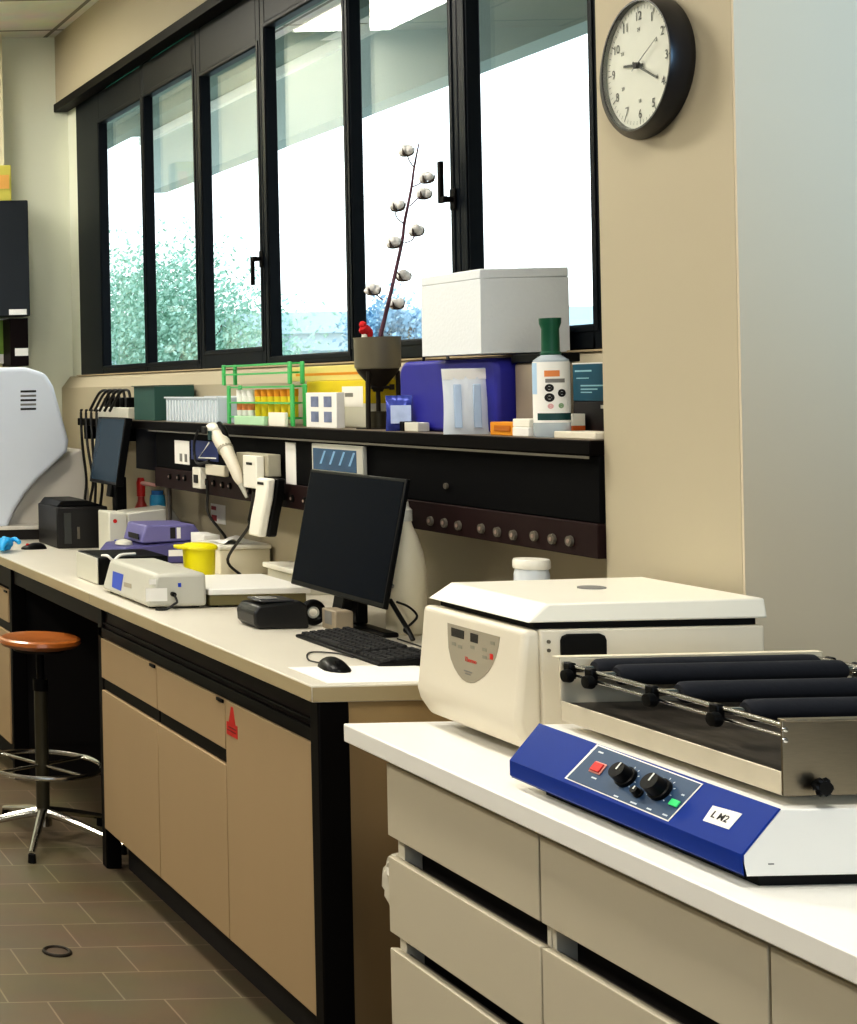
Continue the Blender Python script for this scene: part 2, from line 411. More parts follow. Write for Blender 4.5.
def tree(c, r, h, m, label, n):
    t = thing('tree', (c[0], c[1], -.2), label, 'tree', 'trees beyond the windows')
    tb = MB().tube([(c[0], c[1], -.2), (c[0] + .05, c[1], c[2] * .5), (c[0], c[1], c[2])], .12, radii=[.2, .14, .06])
    for k in range(5):
        w = k * 1.26
        tb.tube([(c[0], c[1], c[2] * .5), (c[0] + .5 * r * math.cos(w), c[1] + .5 * r * math.sin(w), c[2] + .2 * h)], .03, radii=[.07, .02])
    build(tb, 'trunk', M_bark, t)
    lb = MB(); cl = []
    for k in range(26):
        w, q = random.uniform(0, 2 * PI), random.uniform(.2, .8)
        cl.append(Vector((c[0] + r * q * math.cos(w), c[1] + r * q * math.sin(w), c[2] + random.uniform(-.7, .75) * h * (1.05 - q * .6))))
    for k in range(n):
        p = random.choice(cl) + Vector((random.gauss(0, .19), random.gauss(0, .19), random.gauss(0, .17))) * r
        s_ = random.uniform(.02, .046)
        q = Vector((random.gauss(0, 1), random.gauss(0, 1), random.gauss(0, 1))).normalized(); a = q.orthogonal().normalized(); e = q.cross(a)
        lb.quad([p - a * s_, p + e * s_ * .5, p + a * s_, p - e * s_ * .5])
    build(lb, 'foliage', m, t, smooth=False)
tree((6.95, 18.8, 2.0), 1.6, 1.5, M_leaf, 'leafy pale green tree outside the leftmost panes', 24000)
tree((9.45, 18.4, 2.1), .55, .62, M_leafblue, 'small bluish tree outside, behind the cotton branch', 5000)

# ------------------------------------------------------------------ bench 1 (along the window wall)
X1, XD, ZB1 = 1.52, 1.545, 0.90
SEAM, YE1 = 4.93, 3.34
def worktop(y0, y1, label, edge_end):
    t = thing('worktop', (1.9, (y0 + y1) / 2, .86), label, 'worktop')
    build(MB().box(X1, XW - .002, y0, y1, .862, ZB1), 'slab', M_top1, t, bev=0.002)
    eb = MB().box(X1 - .0015, X1 - .0001, y0 + .002, y1 - .002, .864, ZB1 - .004)
    if edge_end: eb.box(X1 + .001, XW - .05, y0 - .0015, y0 - .0001, .864, ZB1 - .004)
    build(eb, 'edge_band', M_topedge, t, smooth=False)
worktop(YE1, SEAM - .001, 'cream laminate worktop carrying the keyboard and large monitor', True)
worktop(SEAM + .001, YFAR - .002, 'cream laminate worktop farther along, carrying the big white instrument', False)

fr = thing('bench_frame', (1.9, 4.2, 0), 'black and dark brown metal frame under the near cream worktop with beige end panel', 'bench frame')
build(MB().box(1.56, 1.60, 3.39, 4.95, .77, .8612).box(1.56, 1.60, 4.951, 6.05, .79, .8612), 'apron', M_brown, fr, bev=.002)
build(MB().box(1.55, 1.565, 3.39, 4.95, .758, .79).box(1.553, 1.562, 3.39, 4.95, .800, .808), 'rail', M_black, fr, bev=.002)
build(MB().box(1.535, 1.605, 3.345, 3.388, 0, .8612), 'post', M_black, fr, bev=.004)
build(MB().box(1.55, 1.60, 4.905, 4.95, 0, .8612), 'post', M_black, fr, bev=.004)
build(MB().box(1.605, 2.28, 3.362, 3.384, 0, .8612), 'end_panel', M_panel, fr, bev=.001)
build(MB().box(1.606, 2.28, 3.352, 3.361, .80, .861), 'end_rail', mat('end_rail_beige', (176, 150, 108), .55), fr, bev=.001)
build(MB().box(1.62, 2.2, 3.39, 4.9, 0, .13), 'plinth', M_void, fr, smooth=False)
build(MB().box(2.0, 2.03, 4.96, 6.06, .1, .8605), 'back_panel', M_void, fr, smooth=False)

def unit(y0, y1, drawer, label):
    t = thing('base_cabinet', (1.8, (y0 + y1) / 2, .13), label, 'cabinet', None)
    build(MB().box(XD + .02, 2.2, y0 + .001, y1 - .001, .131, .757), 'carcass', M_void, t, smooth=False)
    ztop = .587 if drawer else .757
    build(MB().box(XD, XD + .019, y0 + .002, y1 - .002, .135, ztop), 'door', M_door, t, bev=.0015)
    if drawer:
        d = build(MB().box(XD, XD + .019, y0 + .002, y1 - .002, .628, .756), 'drawer', M_door, t, bev=.0015)
        build(MB().box(XD + .008, XD + .018, y0 + .004, y1 - .004, .589, .626), 'grip_rail', M_black, t, bev=.002)
        build(MB().box(XD - .006, XD - .0005, y0 + .004, y0 + .045, .748, .757), 'latch', M_black, d, bev=.001)
    return t
unit(4.393, 4.905, True, 'beige base cabinet with drawer over door, beside the stool')
unit(3.893, 4.393, True, 'beige base cabinet with drawer over door, left of the red warning sticker')
unit(3.39, 3.893, False, 'beige base cabinet with one tall door bearing a red warning sticker')
unit(6.95, 7.82, True, 'far beige base cabinet under the white instrument, next to back wall')
unit(6.09, 6.95, True, 'beige base cabinet cut by the left edge, behind the stool')
fr2 = thing('bench_frame', (1.9, 6.9, 0), 'black metal frame of the far bench section behind the stool', 'bench frame')
build(MB().box(1.56, 1.60, 6.11, 7.82, .765, .8612), 'apron', M_brown, fr2, bev=.002)
build(MB().box(1.55, 1.61, 6.055, 6.088, 0, .8612), 'post', M_black, fr2, bev=.003)
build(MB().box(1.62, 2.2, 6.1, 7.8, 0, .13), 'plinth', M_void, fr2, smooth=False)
# red warning sticker
st = MB().prism([(3.815, .672), (3.882, .672), (3.882, .705), (3.868, .705), (3.852, .748), (3.84, .748), (3.828, .705), (3.815, .705)], 'x', XD - .0012, XD - .0002)
st = tag(build(st, 'sticker', mat('red_sticker', (196, 36, 28), .5, var=.2, scale=90), smooth=False), 'red triangular warning sticker at the top of the tall beige door', 'sticker')
for q_ in ((3.822, 3.876, .683, .686), (3.822, 3.870, .692, .695)):
    build(MB().box(XD - .0018, XD - .0013, *q_), 'print_line', mat('sticker_print', (120, 20, 20), .5), st, smooth=False)

# ------------------------------------------------------------------ bench 2 (foreground)
X2, ZB2, Y2E = 1.488, .863, 3.13
t = thing('worktop', (1.8, 2.2, .825), 'white laminate worktop in the foreground carrying centrifuge and roller shaker', 'worktop')
build(MB().box(X2, XPIL - .002, .9, YPIL0, .825, ZB2).box(X2, XPIL - .002, YPIL0, Y2E, .825, ZB2), 'slab', M_white2, t, bev=.003)
XD2 = 1.51
rows = [(.668, .812), (.4755, .626), (.285, .443), (.1, .255)]
def drawer_unit(y0, y1, label, end=False, tall=False):
    t = thing('drawer_cabinet', (1.8, (y0 + y1) / 2, .0), label, 'cabinet')
    build(MB().box(XD2 + .055, 2.1, y0 + .001, y1 - (.012 if end else .001), .06, .824), 'carcass', M_void, t, smooth=False)
    for ys in ((y0 + .001, y0 + .012), (y1 - (.03 if end else .012), y1 - (.012 if end else .001))):
        build(MB().box(XD2 + .0185, XD2 + .054, ys[0], ys[1], .06, .82), 'side_strip', M_carc, t, bev=.001)
    if end: build(MB().box(XD2 + .02, 2.1, y1 - .0115, y1 - .002, .06, .82), 'side_panel', M_carc, t, bev=.001)
    build(MB().box(1.6, 2.05, y0 + .01, y1 - .02, 0, .059), 'plinth', M_void, t, smooth=False)
    for k, (a, b_) in enumerate(rows if not tall else [(.285, .812), (.1, .255)]):
        d = build(MB().box(XD2, XD2 + .018, y0 + .002, y1 - .002, a, b_), 'drawer', M_drawer, t, bev=.0015)
        if b_ < .8:
            build(MB().box(XD2 + .0181, XD2 + .026, y0 + .014, y1 - (.034 if end else .014), b_ - .03, b_ - .003), 'grip', M_lipgrey, d, smooth=False)
drawer_unit(2.5, 3.0, 'greige drawer cabinet at the far end of the white worktop, by the gap', True)
drawer_unit(1.998, 2.499, 'greige drawer cabinet under the blue shaker, second from the gap')
drawer_unit(1.4, 1.997, 'greige cabinet with one tall front, nearest along the white worktop', tall=True)
# crumpled bag between the benches
bg = MB().ball((1.555, 3.042, .555), .04, (.55, 1.2, 1.5), 3, noise=.006)
bg.ball((1.565, 3.02, .62), .02, (.5, 1.3, 1.5), 2, noise=.003)
tag(build(bg, 'plastic_bag', M_bag, solid=0), 'crumpled white plastic bag hanging in the gap beside the drawer cabinet', 'bag')

# ------------------------------------------------------------------ stool
sx, sy = 1.44, 5.25
t = thing('lab_stool', (sx, sy, 0), 'round wooden lab stool with chrome foot ring, in the knee space of the bench', 'stool')
build(MB().lathe([(.0, .668), (.09, .668), (.128, .678), (.140, .69), (.138, .702), (.128, .707), (.10, .702), (.05, .696), (0, .695)], (sx, sy, 0), 48), 'seat', M_wood, t)
build(MB().lathe([(0, .66), (.09, .66), (.09, .668), (0, .668)], (sx, sy, 0), 24), 'seat_plate', M_darkiron, t)
build(MB().cyl((sx, sy, .40), (sx, sy, .66), .014).cyl((sx, sy, .52), (sx, sy, .56), .026), 'spindle', M_black, t)
build(MB().cyl((sx, sy, .06), (sx, sy, .53), .023, n=24), 'column', M_olive, t)
rg = MB().torus((sx, sy, .26), .2, .0085, 64, 10)
build(rg, 'foot_ring', M_chrome, t)
for k in range(4):
    w = .5 + k * PI / 2
    build(MB().cyl((sx + .02 * math.cos(w), sy + .02 * math.sin(w), .26), (sx + .195 * math.cos(w), sy + .195 * math.sin(w), .26), .006, n=10), 'spoke', M_chrome, t)
w0 = math.atan2(-.28, -.12)
for k in range(5):
    w = w0 + k * 2 * PI / 5; c_, s_ = math.cos(w), math.sin(w)
    lg = build(MB().tube([(sx + .02 * c_, sy + .02 * s_, .095), (sx + .12 * c_, sy + .12 * s_, .075), (sx + .29 * c_, sy + .29 * s_, .032)], .012, 10, radii=[.017, .014, .010]), 'leg', M_chrome, t)
    build(MB().cyl((sx + .285 * c_, sy + .285 * s_, 0), (sx + .285 * c_, sy + .285 * s_, .028), .014, .012, 12), 'foot', M_rubber, lg)
build(MB().cyl((sx, sy, .05), (sx, sy, .11), .03, .026, 20), 'hub', M_chrome, t)
# floor drain
t = thing('floor_drain', (1.18, 4.19, 0), 'small round metal drain cover set in the tiled floor', 'drain')
build(MB().torus((1.18, 4.19, .001), .035, .006, 40, 8), 'rim', M_darkiron, t)
build(MB().lathe([(0, .0005), (.031, .0005), (.031, .002), (0, .002)], (1.18, 4.19, 0), 32), 'plate', mat('drain_plate', (84, 70, 56), .5, .2), t)

# ------------------------------------------------------------------ reagent shelf and service panel
XS = 2.12
ZS = 1.436
t = thing('reagent_shelf', (2.2, 5.0, 1.18), 'long black wall shelf with dark service panel above the bench', 'shelf')
build(MB().box(XS - .02, XW - .001, YPIL1 + .002, 6.94, ZS - .033, ZS), 'shelf_board', M_shelf, t, bev=.003)
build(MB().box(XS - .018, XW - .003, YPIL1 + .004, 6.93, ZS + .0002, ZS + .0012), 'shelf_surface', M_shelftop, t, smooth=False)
build(MB().box(XS - .022, XS - .0205, YPIL1 + .004, 6.0, ZS - .040, ZS - .034), 'lip', M_lipgrey, t, smooth=False)  # grey strip paints the highlight along the shelf's lower lip
build(MB().box(XS, XW - .002, YPIL1 + .004, 5.98, 1.255, ZS - .034), 'service_panel', mat('panel_black', (10, 10, 12), .7, spec=.08), t, bev=.002)
build(MB().box(XS - .006, XW - .002, YPIL1 + .004, 5.98, 1.178, 1.254), 'socket_strip', mat('strip_oxblood', (34, 16, 16), .6, spec=.2), t, bev=.002)
build(MB().box(2.2, XW - .002, 6.0, 6.45, 1.225, 1.40), 'far_panel', mat('panel_navy', (24, 26, 48), .5), t, bev=.002)
build(MB().cyl((2.17, 5.99, .9), (2.17, 5.99, ZS - .034), .012, n=12), 'upright', M_lipgrey, t)
for y in (6.9, 6.5):
    build(MB().box(XS, XW - .004, y - .012, y + .012, 1.34, ZS - .034), 'bracket', M_black, t, bev=.002)
for (u, v) in [(431, 521), (445, 523), (459, 525.5), (482, 528.5), (498, 532), (514, 535), (535, 536), (553, 539), (570.5, 541),
               (170, 476.5), (178.7, 477.5), (185, 478.1), (206.6, 482), (214, 483.4), (222.5, 485), (230, 486), (249.5, 491), (256, 492.5), (284, 497), (292.5, 498.5), (305, 501)]:
    p = atx(u, v, XS - .007); p.z = min(1.243, max(1.197, p.z))
    near = u > 400
    so = build(MB().cyl((XS - .0065, p.y, p.z), (XS - .013, p.y, p.z), .0125, .0115, 16).cyl((XS - .013, p.y, p.z), (XS - .0132, p.y, p.z), .007, n=12), 'socket', M_lipgrey if near else M_black, t)
    build(MB().cyl((XS - .0133, p.y, p.z), (XS - .0145, p.y, p.z), .005, n=12), 'socket_hole', mat('socket_hole', (150, 130, 118), .5), so)
sc_ = atx(447, 486, XS)
build(MB().cyl((XS - .006, sc_.y, sc_.z), (XS, sc_.y, sc_.z), .008, n=12), 'screw', M_lipgrey, t)

def plane_poly(pxs, p, n, off, thick=0.0006):
    """thin plate lying on the plane (p, n), outlined through photo points"""
    n = Vector(n).normalized(); p = Vector(p)
    a = [atp(u, v, p + n * off, n) for u, v in pxs]
    b_ = [q + n * thick for q in a]
    m = len(a); mb = MB()
    mb._add(a + b_, [(i, (i + 1) % m, m + (i + 1) % m, m + i) for i in range(m)] + [tuple(range(m - 1, -1, -1)), tuple(range(m, 2 * m))])
    return mb

# ------------------------------------------------------------------ wall clock
ccy, ccz, cR = 3.104, 2.211, .146
t = thing('wall_clock', (XPIL, ccy, ccz - cR), 'round black rimmed wall clock with pale dial on the pillar', 'clock')
fc = Vector((2.087, 3.076, 2.211)); fr_r = .133
sn = .13; cs = math.sqrt(1 - sn * sn)
fy = Vector((-sn, -cs, 0)); fz = Vector((0, 0, 1)); fn = fy.cross(fz)     # dial right, dial up, dial normal
if fn.x > 0: fn = -fn
NS = 64
def ring(c, r, ey, ez): return [Vector(c) + ey * (r * math.sin(2 * PI * i / NS)) + ez * (r * math.cos(2 * PI * i / NS)) for i in range(NS)]
by = Vector((0, -1, 0))
rings = [ring((XPIL - .0005, ccy, ccz), .140, by, fz), ring((XPIL - .0005, ccy, ccz), cR, by, fz), ring((XPIL * .7 + fc.x * .3, ccy * .7 + fc.y * .3 - .003, ccz), .145, (by * .6 + fy * .4).normalized(), fz),
         ring(fc - fn * .004, fr_r + .001, fy, fz), ring(fc, fr_r, fy, fz), ring(fc, fr_r - .004, fy, fz), ring(fc - fn * .012, fr_r - .005, fy, fz), ring(fc - fn * .0122, .001, fy, fz)]
vs = [p for r in rings for p in r]; fs = []
for j in range(len(rings) - 1):
    for i in range(NS): fs.append((j * NS + i, j * NS + (i + 1) % NS, (j + 1) * NS + (i + 1) % NS, (j + 1) * NS + i))
mb = MB(); mb._add(vs, fs); build(mb, 'rim', mat('clock_rim', (22, 20, 22), .35), t, angle=50)
def on_dial(x, y, off): return fc + fy * x + fz * y + fn * (off - .011)
mb = MB(); mb._add([on_dial(.128 * math.sin(2 * PI * i / NS), .128 * math.cos(2 * PI * i / NS), 0) for i in range(NS)], [tuple(range(NS))])
dial = build(mb, 'dial', M_face, t, smooth=False)
mb = MB()
for k in range(12):
    w = 2 * PI * (k + 1) / 12
    M = Matrix((fy, fz, fn)).transposed().to_4x4(); M.translation = on_dial(.100 * math.sin(w), .100 * math.cos(w), .0012)
    mb.text(str(k + 1), M, .026, .0002)
for k in range(60):
    w = 2 * PI * k / 60; ln = .008 if k % 5 else .013; wd = .0006 if k % 5 else .0013
    e = Vector((math.sin(w), math.cos(w))); q = Vector((e.y, -e.x))
    mb._add([on_dial(*(e * a + q * s_), .0012) for a, s_ in ((.121, -wd), (.121, wd), (.121 - ln, wd), (.121 - ln, -wd))], [(0, 1, 2, 3)])
for k in range(12):
    w = 2 * PI * (k + 1) / 12; M = Matrix((fy, fz, fn)).transposed().to_4x4(); M.translation = on_dial(.073 * math.sin(w), .073 * math.cos(w), .0012)
    if k % 2 == 1: mb.text(str(k + 13), M, .011, .0002)
build(mb, 'numerals', mat('numeral_grey', (78, 74, 72), .6), dial, smooth=False)
def hand(ang, ln, w, off, name, m):
    e = Vector((math.sin(ang), math.cos(ang))); q = Vector((e.y, -e.x)); mb = MB()
    P = [on_dial(*(e * a + q * s_), off + o_) for o_ in (0, .0012) for a, s_ in ((-.018, -w), (-.018, w), (ln, w * .7), (ln, -w * .7))]
    mb.hexa(P); build(mb, name, m, t, smooth=False)
hand(math.radians(279), .055, .0036, .003, 'hour_hand', M_ink)
hand(math.radians(119), .082, .0026, .005, 'minute_hand', M_ink)
hand(math.radians(63), .088, .0007, .007, 'second_hand', M_inkgrey)
mb = MB().cyl(on_dial(0, 0, .002), on_dial(0, 0, .010), .0065, n=20); build(mb, 'pivot', M_ink, t)
mb = MB(); mb._add([fc - fn * .0015 + fy * (.129 * math.sin(2 * PI * i / NS)) + fz * (.129 * math.cos(2 * PI * i / NS)) for i in range(NS)], [tuple(range(NS))])
build(mb, 'cover_glass', M_glass, t, smooth=False)

# ------------------------------------------------------------------ centrifuge
cy0, cy1 = 2.762, 3.112
t = thing('centrifuge', (1.87, 2.92, ZB2), 'ivory benchtop centrifuge with shield-shaped control panel and closed lid', 'centrifuge')
prof = [(1.660, .884), (1.638, .918), (1.632, .940), (1.635, .962), (1.650, 1.110), (1.681, 1.110), (1.681, .884)]
build(MB().prism(prof, 'y', cy0, cy1), 'front_cover', M_ivory, t, bev=.012, seg=4)
build(MB().box(1.6815, 2.095, cy0 + .003, cy1 - .004, .884, 1.110), 'housing', M_ivory, t, bev=.004)
build(MB().box(1.675, 2.085, cy0 + .012, cy1 - .022, 1.1105, 1.1235), 'lid_gap_shade', M_rubber, t)  # black band gives the gap between housing and lid its shade
lb2 = MB().hexa([(1.655, cy0 - .002, 1.1238), (2.098, cy0 - .002, 1.1238), (2.098, cy1 - .008, 1.1238), (1.655, cy1 - .008, 1.1238),
                 (1.700, cy0 + .008, 1.1570), (2.097, cy0 + .004, 1.1600), (2.097, cy1 - .014, 1.1600), (1.700, cy1 - .016, 1.1570)])
ld = build(lb2, 'lid', M_ivory2, t, bev=.004, seg=3)
vw = atz(601, 588, 1.1592)
build(MB().lathe([(0, 1.1565), (.026, 1.1565), (.026, 1.161), (.022, 1.1618), (0, 1.1618)], (1.90, 2.955, 0), 32, sx=1.0, sy=.8), 'viewing_port', M_inkgrey, ld)
hb = [(1.717, 1.05), (1.80, 1.05), (1.80, 1.090), (1.797, 1.098), (1.788, 1.102), (1.729, 1.102), (1.720, 1.098), (1.717, 1.090)]
build(MB().prism(hb, 'y', cy0 - .004, cy0 + .0035), 'side_recess', M_rubber, t, bev=.002)
for (x, z) in ((1.696, 1.088), (1.696, 1.072)):
    build(MB().cyl((x, cy0 + .0012, z), (x, cy0 + .0029, z), .0035, n=12), 'screw', M_lipgrey, t)
for y in (cy0 + .04, cy1 - .06):
    for x in (1.74, 2.05):
        build(MB().cyl((x, y, ZB2), (x, y, .8845), .016, n=16), 'foot', M_rubber, t)
pp, pn = (1.636, 0, .965), (-.145, 0, .014)
cp = build(plane_poly([(447.8, 622.8), (448.2, 636), (448.8, 647.7), (451, 658.5), (454.7, 668), (458.5, 674.5), (462.9, 679.5), (467, 682.3), (471, 683.2), (475, 682.6), (479.2, 680.4), (484.3, 676.5), (489, 671.4), (493, 664.5), (496.4, 655.8), (498.6, 647), (500, 637)], pp, pn, .0004, .0008), 'control_panel', M_greypanel, t, smooth=False)
build(plane_poly([(451.4, 627.3), (464.2, 631), (464, 639.2), (451.6, 635.8)], pp, pn, .0013), 'display', M_display, cp, smooth=False)
build(plane_poly([(470.6, 632.8), (478.2, 635), (477.8, 643.6), (470.5, 641.4)], pp, pn, .0013), 'display', M_display, cp, smooth=False)
for (u, v) in [(454, 643.5), (460, 646.5), (472.5, 647), (484.5, 649.5), (484.6, 657), (492.6, 643)]:
    build(plane_poly([(u - 2, v - 2), (u + 2, v - 1), (u + 2, v + 2.4), (u - 2, v + 1.4)], pp, pn, .0013), 'button', mat('button_grey', (140, 138, 122), .5), cp, smooth=False)
build(plane_poly([(490, 653.5), (493, 654.3), (493, 660), (490, 659.2)], pp, pn, .0013), 'button', M_red, cp, smooth=False)
q = atp(470.5, 660.6, Vector(pp) + Vector(pn).normalized() * .0016, Vector(pn))
M = frame_x(q, (0, -1, 0), (.0961, 0, .9954))
build(MB().text('Thermo', M, .0125, .0003), 'lettering', M_red, cp, smooth=False)
q = atp(468, 671.5, Vector(pp) + Vector(pn).normalized() * .0016, Vector(pn))
for bx_ in ((-.014, .014, -.0012, .0012), (-.009, .009, -.0062, -.0042)):
    build(MB().box(*bx_, 0, .0004, M=frame_x(q, (0, -1, 0), (.0961, 0, .9954))), 'print', M_inkgrey, cp, smooth=False)

# ------------------------------------------------------------------ roller shaker
ky0, ky1 = 2.07, 2.612
t = thing('roller_shaker', (1.8, 2.34, ZB2), 'white and blue laboratory rocking shaker with dark foam rollers in a steel tray', 'shaker')
build(MB().box(1.562, 2.04, ky0 + .012, ky1 - .05, ZB2, .879), 'base', M_rubber, t)
build(MB().prism([(1.536, .8795), (1.533, .884), (1.533, .9095), (1.5855, .9715), (2.06, .9715), (2.06, .8795)], 'y', ky0 + .0005, ky1 - .0005), 'body', M_white, t, bev=.002)
build(MB().prism([(1.5355, .880), (1.530, .884), (1.530, .9105), (1.5830, .9735), (1.5862, .9722), (1.5335, .9095), (1.5335, .880)], 'y', ky0, ky1), 'front_panel', M_blue, t, bev=.001)
sp_, sn_ = Vector((1.530, 0, .9105)), Vector((-.0630, 0, .0530)).normalized()
su_ = Vector((.0530, 0, .0630)).normalized()
pl = build(plane_poly([(597.3, 744.3), (564.7, 778.3), (668.3, 821.8), (703.4, 784.0)], sp_, sn_, .0003, .0006), 'control_panel', M_white, t, smooth=False)
build(plane_poly([(598.3, 746.0), (567.0, 778.1), (667.8, 820.0), (701.0, 784.3)], sp_, sn_, .0010, .0004), 'panel_face', M_navy, pl, smooth=False)
def SP(u, v, off): return atp(u, v, sp_ + sn_ * off, sn_)
def SM(u, v, off): return frame_x(SP(u, v, off), (0, -1, 0), su_)
sw = build(MB().box(-.0135, .0135, -.0105, .0105, 0, .002, M=SM(598.3, 768.4, .0014)), 'switch', mat('switch_frame', (220, 150, 140), .4), pl, bev=.002)
build(MB().box(-.011, .011, -.008, .008, 0.002, .0045, M=SM(598.3, 768.4, .0014)), 'rocker', M_red, sw, bev=.001)
for (u, v, r, h) in ((627, 778, .0155, .022), (661, 790.5, .0165, .024), (639.0, 793.8, .007, .012)):
    kb = MB().lathe([(0, 0), (r * 1.15, 0), (r * 1.15, h * .25), (r, h * .3), (r * .9, h), (0, h)], (0, 0, 0), 28, M=SM(u, v, .0014))
    kn = build(kb, 'knob', M_plasticb, pl)
    build(MB().box(-.0012, .0012, 0, r * .85, h, h + .0008, M=SM(u, v, .0014)), 'pointer', M_paper, kn, smooth=False)
build(MB().box(-.0085, .0085, -.0055, .0055, 0, .003, M=SM(675, 803.5, .0014)), 'indicator', M_ledgreen, pl, bev=.001)
M_pp = mat('panel_print', (205, 214, 220), .6)
for (u, v, w) in ((592, 750.5, .006), (601, 752.5, .012), (616, 796.2, .010), (633.5, 803.0, .014), (649, 809.0, .010), (665, 815.0, .010), (594, 778, .012), (683, 795, .006)):
    build(MB().box(-w / 2, w / 2, -.0013, .0013, 0, .0003, M=SM(u, v, .0015)), 'print', M_pp, pl, smooth=False)
for (u, v, r) in ((661, 790.5, .024), (627, 778, .022)):
    for k in range(9):
        w = -2.2 + k * .55
        build(MB().box(-.0008, .0008, r - .003, r, 0, .0003, M=SM(u, v, .0015) @ Matrix.Rotation(w, 4, 'Z')), 'scale_mark', M_pp, pl, smooth=False)
stk = build(plane_poly([(713, 805.6), (703, 820.6), (729, 829.6), (742.5, 814.0), (736, 812)], sp_, sn_, .0004, .0006), 'label_sticker', M_paper, t, smooth=False)
build(MB().text('L M2', SM(720, 817, .0012), .0155, .0003, .0002), 'handwriting', M_ink, stk, smooth=False)
# tray on top
build(MB().box(1.66, 1.99, 2.16, 2.50, .9718, .9858), 'rocker_mount', M_rubber, t)
build(MB().box(1.60, 2.05, 2.0875, 2.5765, .986, .990).box(1.60, 1.6035, 2.0875, 2.5765, .990, 1.019).box(2.0465, 2.05, 2.0875, 2.5765, .990, 1.019), 'tray', M_alu, t, bev=.001)
build(MB().box(1.6037, 2.046, 2.0885, 2.575, .9902, 1.016), 'platform_mat', M_mat, t)
for y, lab in ((2.0835, 'n'), (2.577, 'f')):
    fl = MB().box(1.60, 2.05, y, y + .0035, .986, 1.0915)
    fl.box(1.596, 2.052, y - .012 if lab == 'n' else y, y + .0035 if lab == 'n' else y + .016, 1.0915, 1.0945)
    build(fl, 'end_plate', M_steel if lab == 'n' else M_alu, t, bev=.001)
for x in (1.607, 2.043):
    build(MB().cyl((x, 2.087, 1.0825), (x, 2.577, 1.0825), .0042, n=12), 'rod', M_chrome, t)
    build(MB().cyl((x, 2.087, 1.0675), (x, 2.577, 1.0675), .0030, n=12), 'rod', M_chrome, t)
for y in (2.556, 2.50, 2.352, 2.213):
    rl = build(MB().lathe([(0, -.19), (.012, -.19), (.0165, -.184), (.0172, -.17), (.0172, .17), (.0165, .184), (.012, .19), (0, .19)], (0, 0, 0), 28, M=Matrix.Translation((1.835, y, 1.077)) @ Matrix.Rotation(PI / 2, 4, 'Y')), 'roller', M_foam, t)
    build(MB().cyl((1.603, y, 1.077), (1.645, y, 1.077), .006, n=12), 'axle', M_chrome, rl)
    build(MB().cyl((2.025, y, 1.077), (2.048, y, 1.077), .007, n=12), 'axle', M_chrome, rl)
    for x in (1.602, 2.048):
        cl = MB().box(x - .005, x + .008 if x < 1.8 else x + .004, y - .009, y + .009, 1.061, 1.089)
        clip = build(cl, 'clip', M_plasticb, t, bev=.003)
    kb = MB().lathe([(0, 0), (.0105, 0), (.0115, .004), (.010, .012), (0, .013)], (0, 0, 0), 18, M=Matrix.Translation((1.597, y - .012, 1.068)) @ Matrix.Rotation(-PI / 2, 4, 'Y'))
    build(kb, 'knob', M_plasticb, t)
for (u, v) in ((784.8, 729.5), (784.8, 740.2)):
    p = aty(u, v, 2.0834)
    build(MB().lathe([(0, 0), (.0042, 0), (.0035, .002), (0, .0027)], (0, 0, 0), 16, M=Matrix.Translation(p) @ Matrix.Rotation(PI / 2, 4, 'X')), 'screw', M_chrome, t)
p = aty(815, 784.5, 2.0834); kb = MB()
kb.cyl(p, p + Vector((0, -.012, 0)), .006, n=12)
for k in range(6):
    w = k * PI / 3
    kb.ball(p + Vector((.0085 * math.cos(w), -.014, .0085 * math.sin(w))), .0062, sub=1)
kb.cyl(p + Vector((0, -.009, 0)), p + Vector((0, -.020, 0)), .0095, n=18)
build(kb, 'star_knob', M_plasticb, t)
p = aty(771, 864, ky0 - .0002)
build(MB().box(p.x - .004, p.x + .004, ky0 - .0006, ky0 - .0001, p.z - .001, p.z + .001), 'mark', M_inkgrey, t, smooth=False)

# ------------------------------------------------------------------ monitors, keyboard, mouse
def monitor(yA, yB, xb, xt, zb, zt, label, scr, th, base, bb, cb):
    yc = (yA + yB) / 2
    t = thing('monitor', (xb + .06, yc, ZB1), label, 'monitor')
    d = Vector((xt - xb, 0, zt - zb)); L = d.length; d.normalize(); n = Vector((d.z, 0, -d.x))   # n points away from viewer (+x)
    M = frame_x((xb, yc, zb), (0, -1, 0), d)     # local x = nearer, y = up, z = toward -x
    hw = (yB - yA) / 2
    build(MB().box(-hw, hw, 0, L, -th, 0, M=M), 'housing', M_plasticb, t, bev=.003)
    build(MB().box(-hw + .008, hw - .008, .014, L - .008, .0001, .0008, M=M), 'screen', scr, t, smooth=False)
    build(MB().box(-.03, .03, -.05, L * .55, -th - .03, -th - .001, M=M), 'neck', M_plasticb, t, bev=.004)
    build(MB().box(*bb, ZB1 + .0002, ZB1 + .014), 'base', M_plasticb, t, bev=.005)
    build(MB().box(*cb, ZB1 + .0141, zb + .03), 'column', M_plasticb, t, bev=.004)
    return t
monitor(3.862, 4.40, 1.946, 2.012, .988, 1.322, 'large black flat monitor switched off, standing behind the keyboard', M_screen, .013, True, (1.985, 2.026, 3.94, 4.32), (1.99, 2.022, 4.095, 4.165))
monitor(6.14, 6.49, 2.01, 2.055, 1.17, 1.4496, 'small dark grey-blue monitor at the far end, behind the black printer', M_screen2, .03, False, (2.035, 2.15, 6.24, 6.308), (2.045, 2.09, 6.25, 6.3))

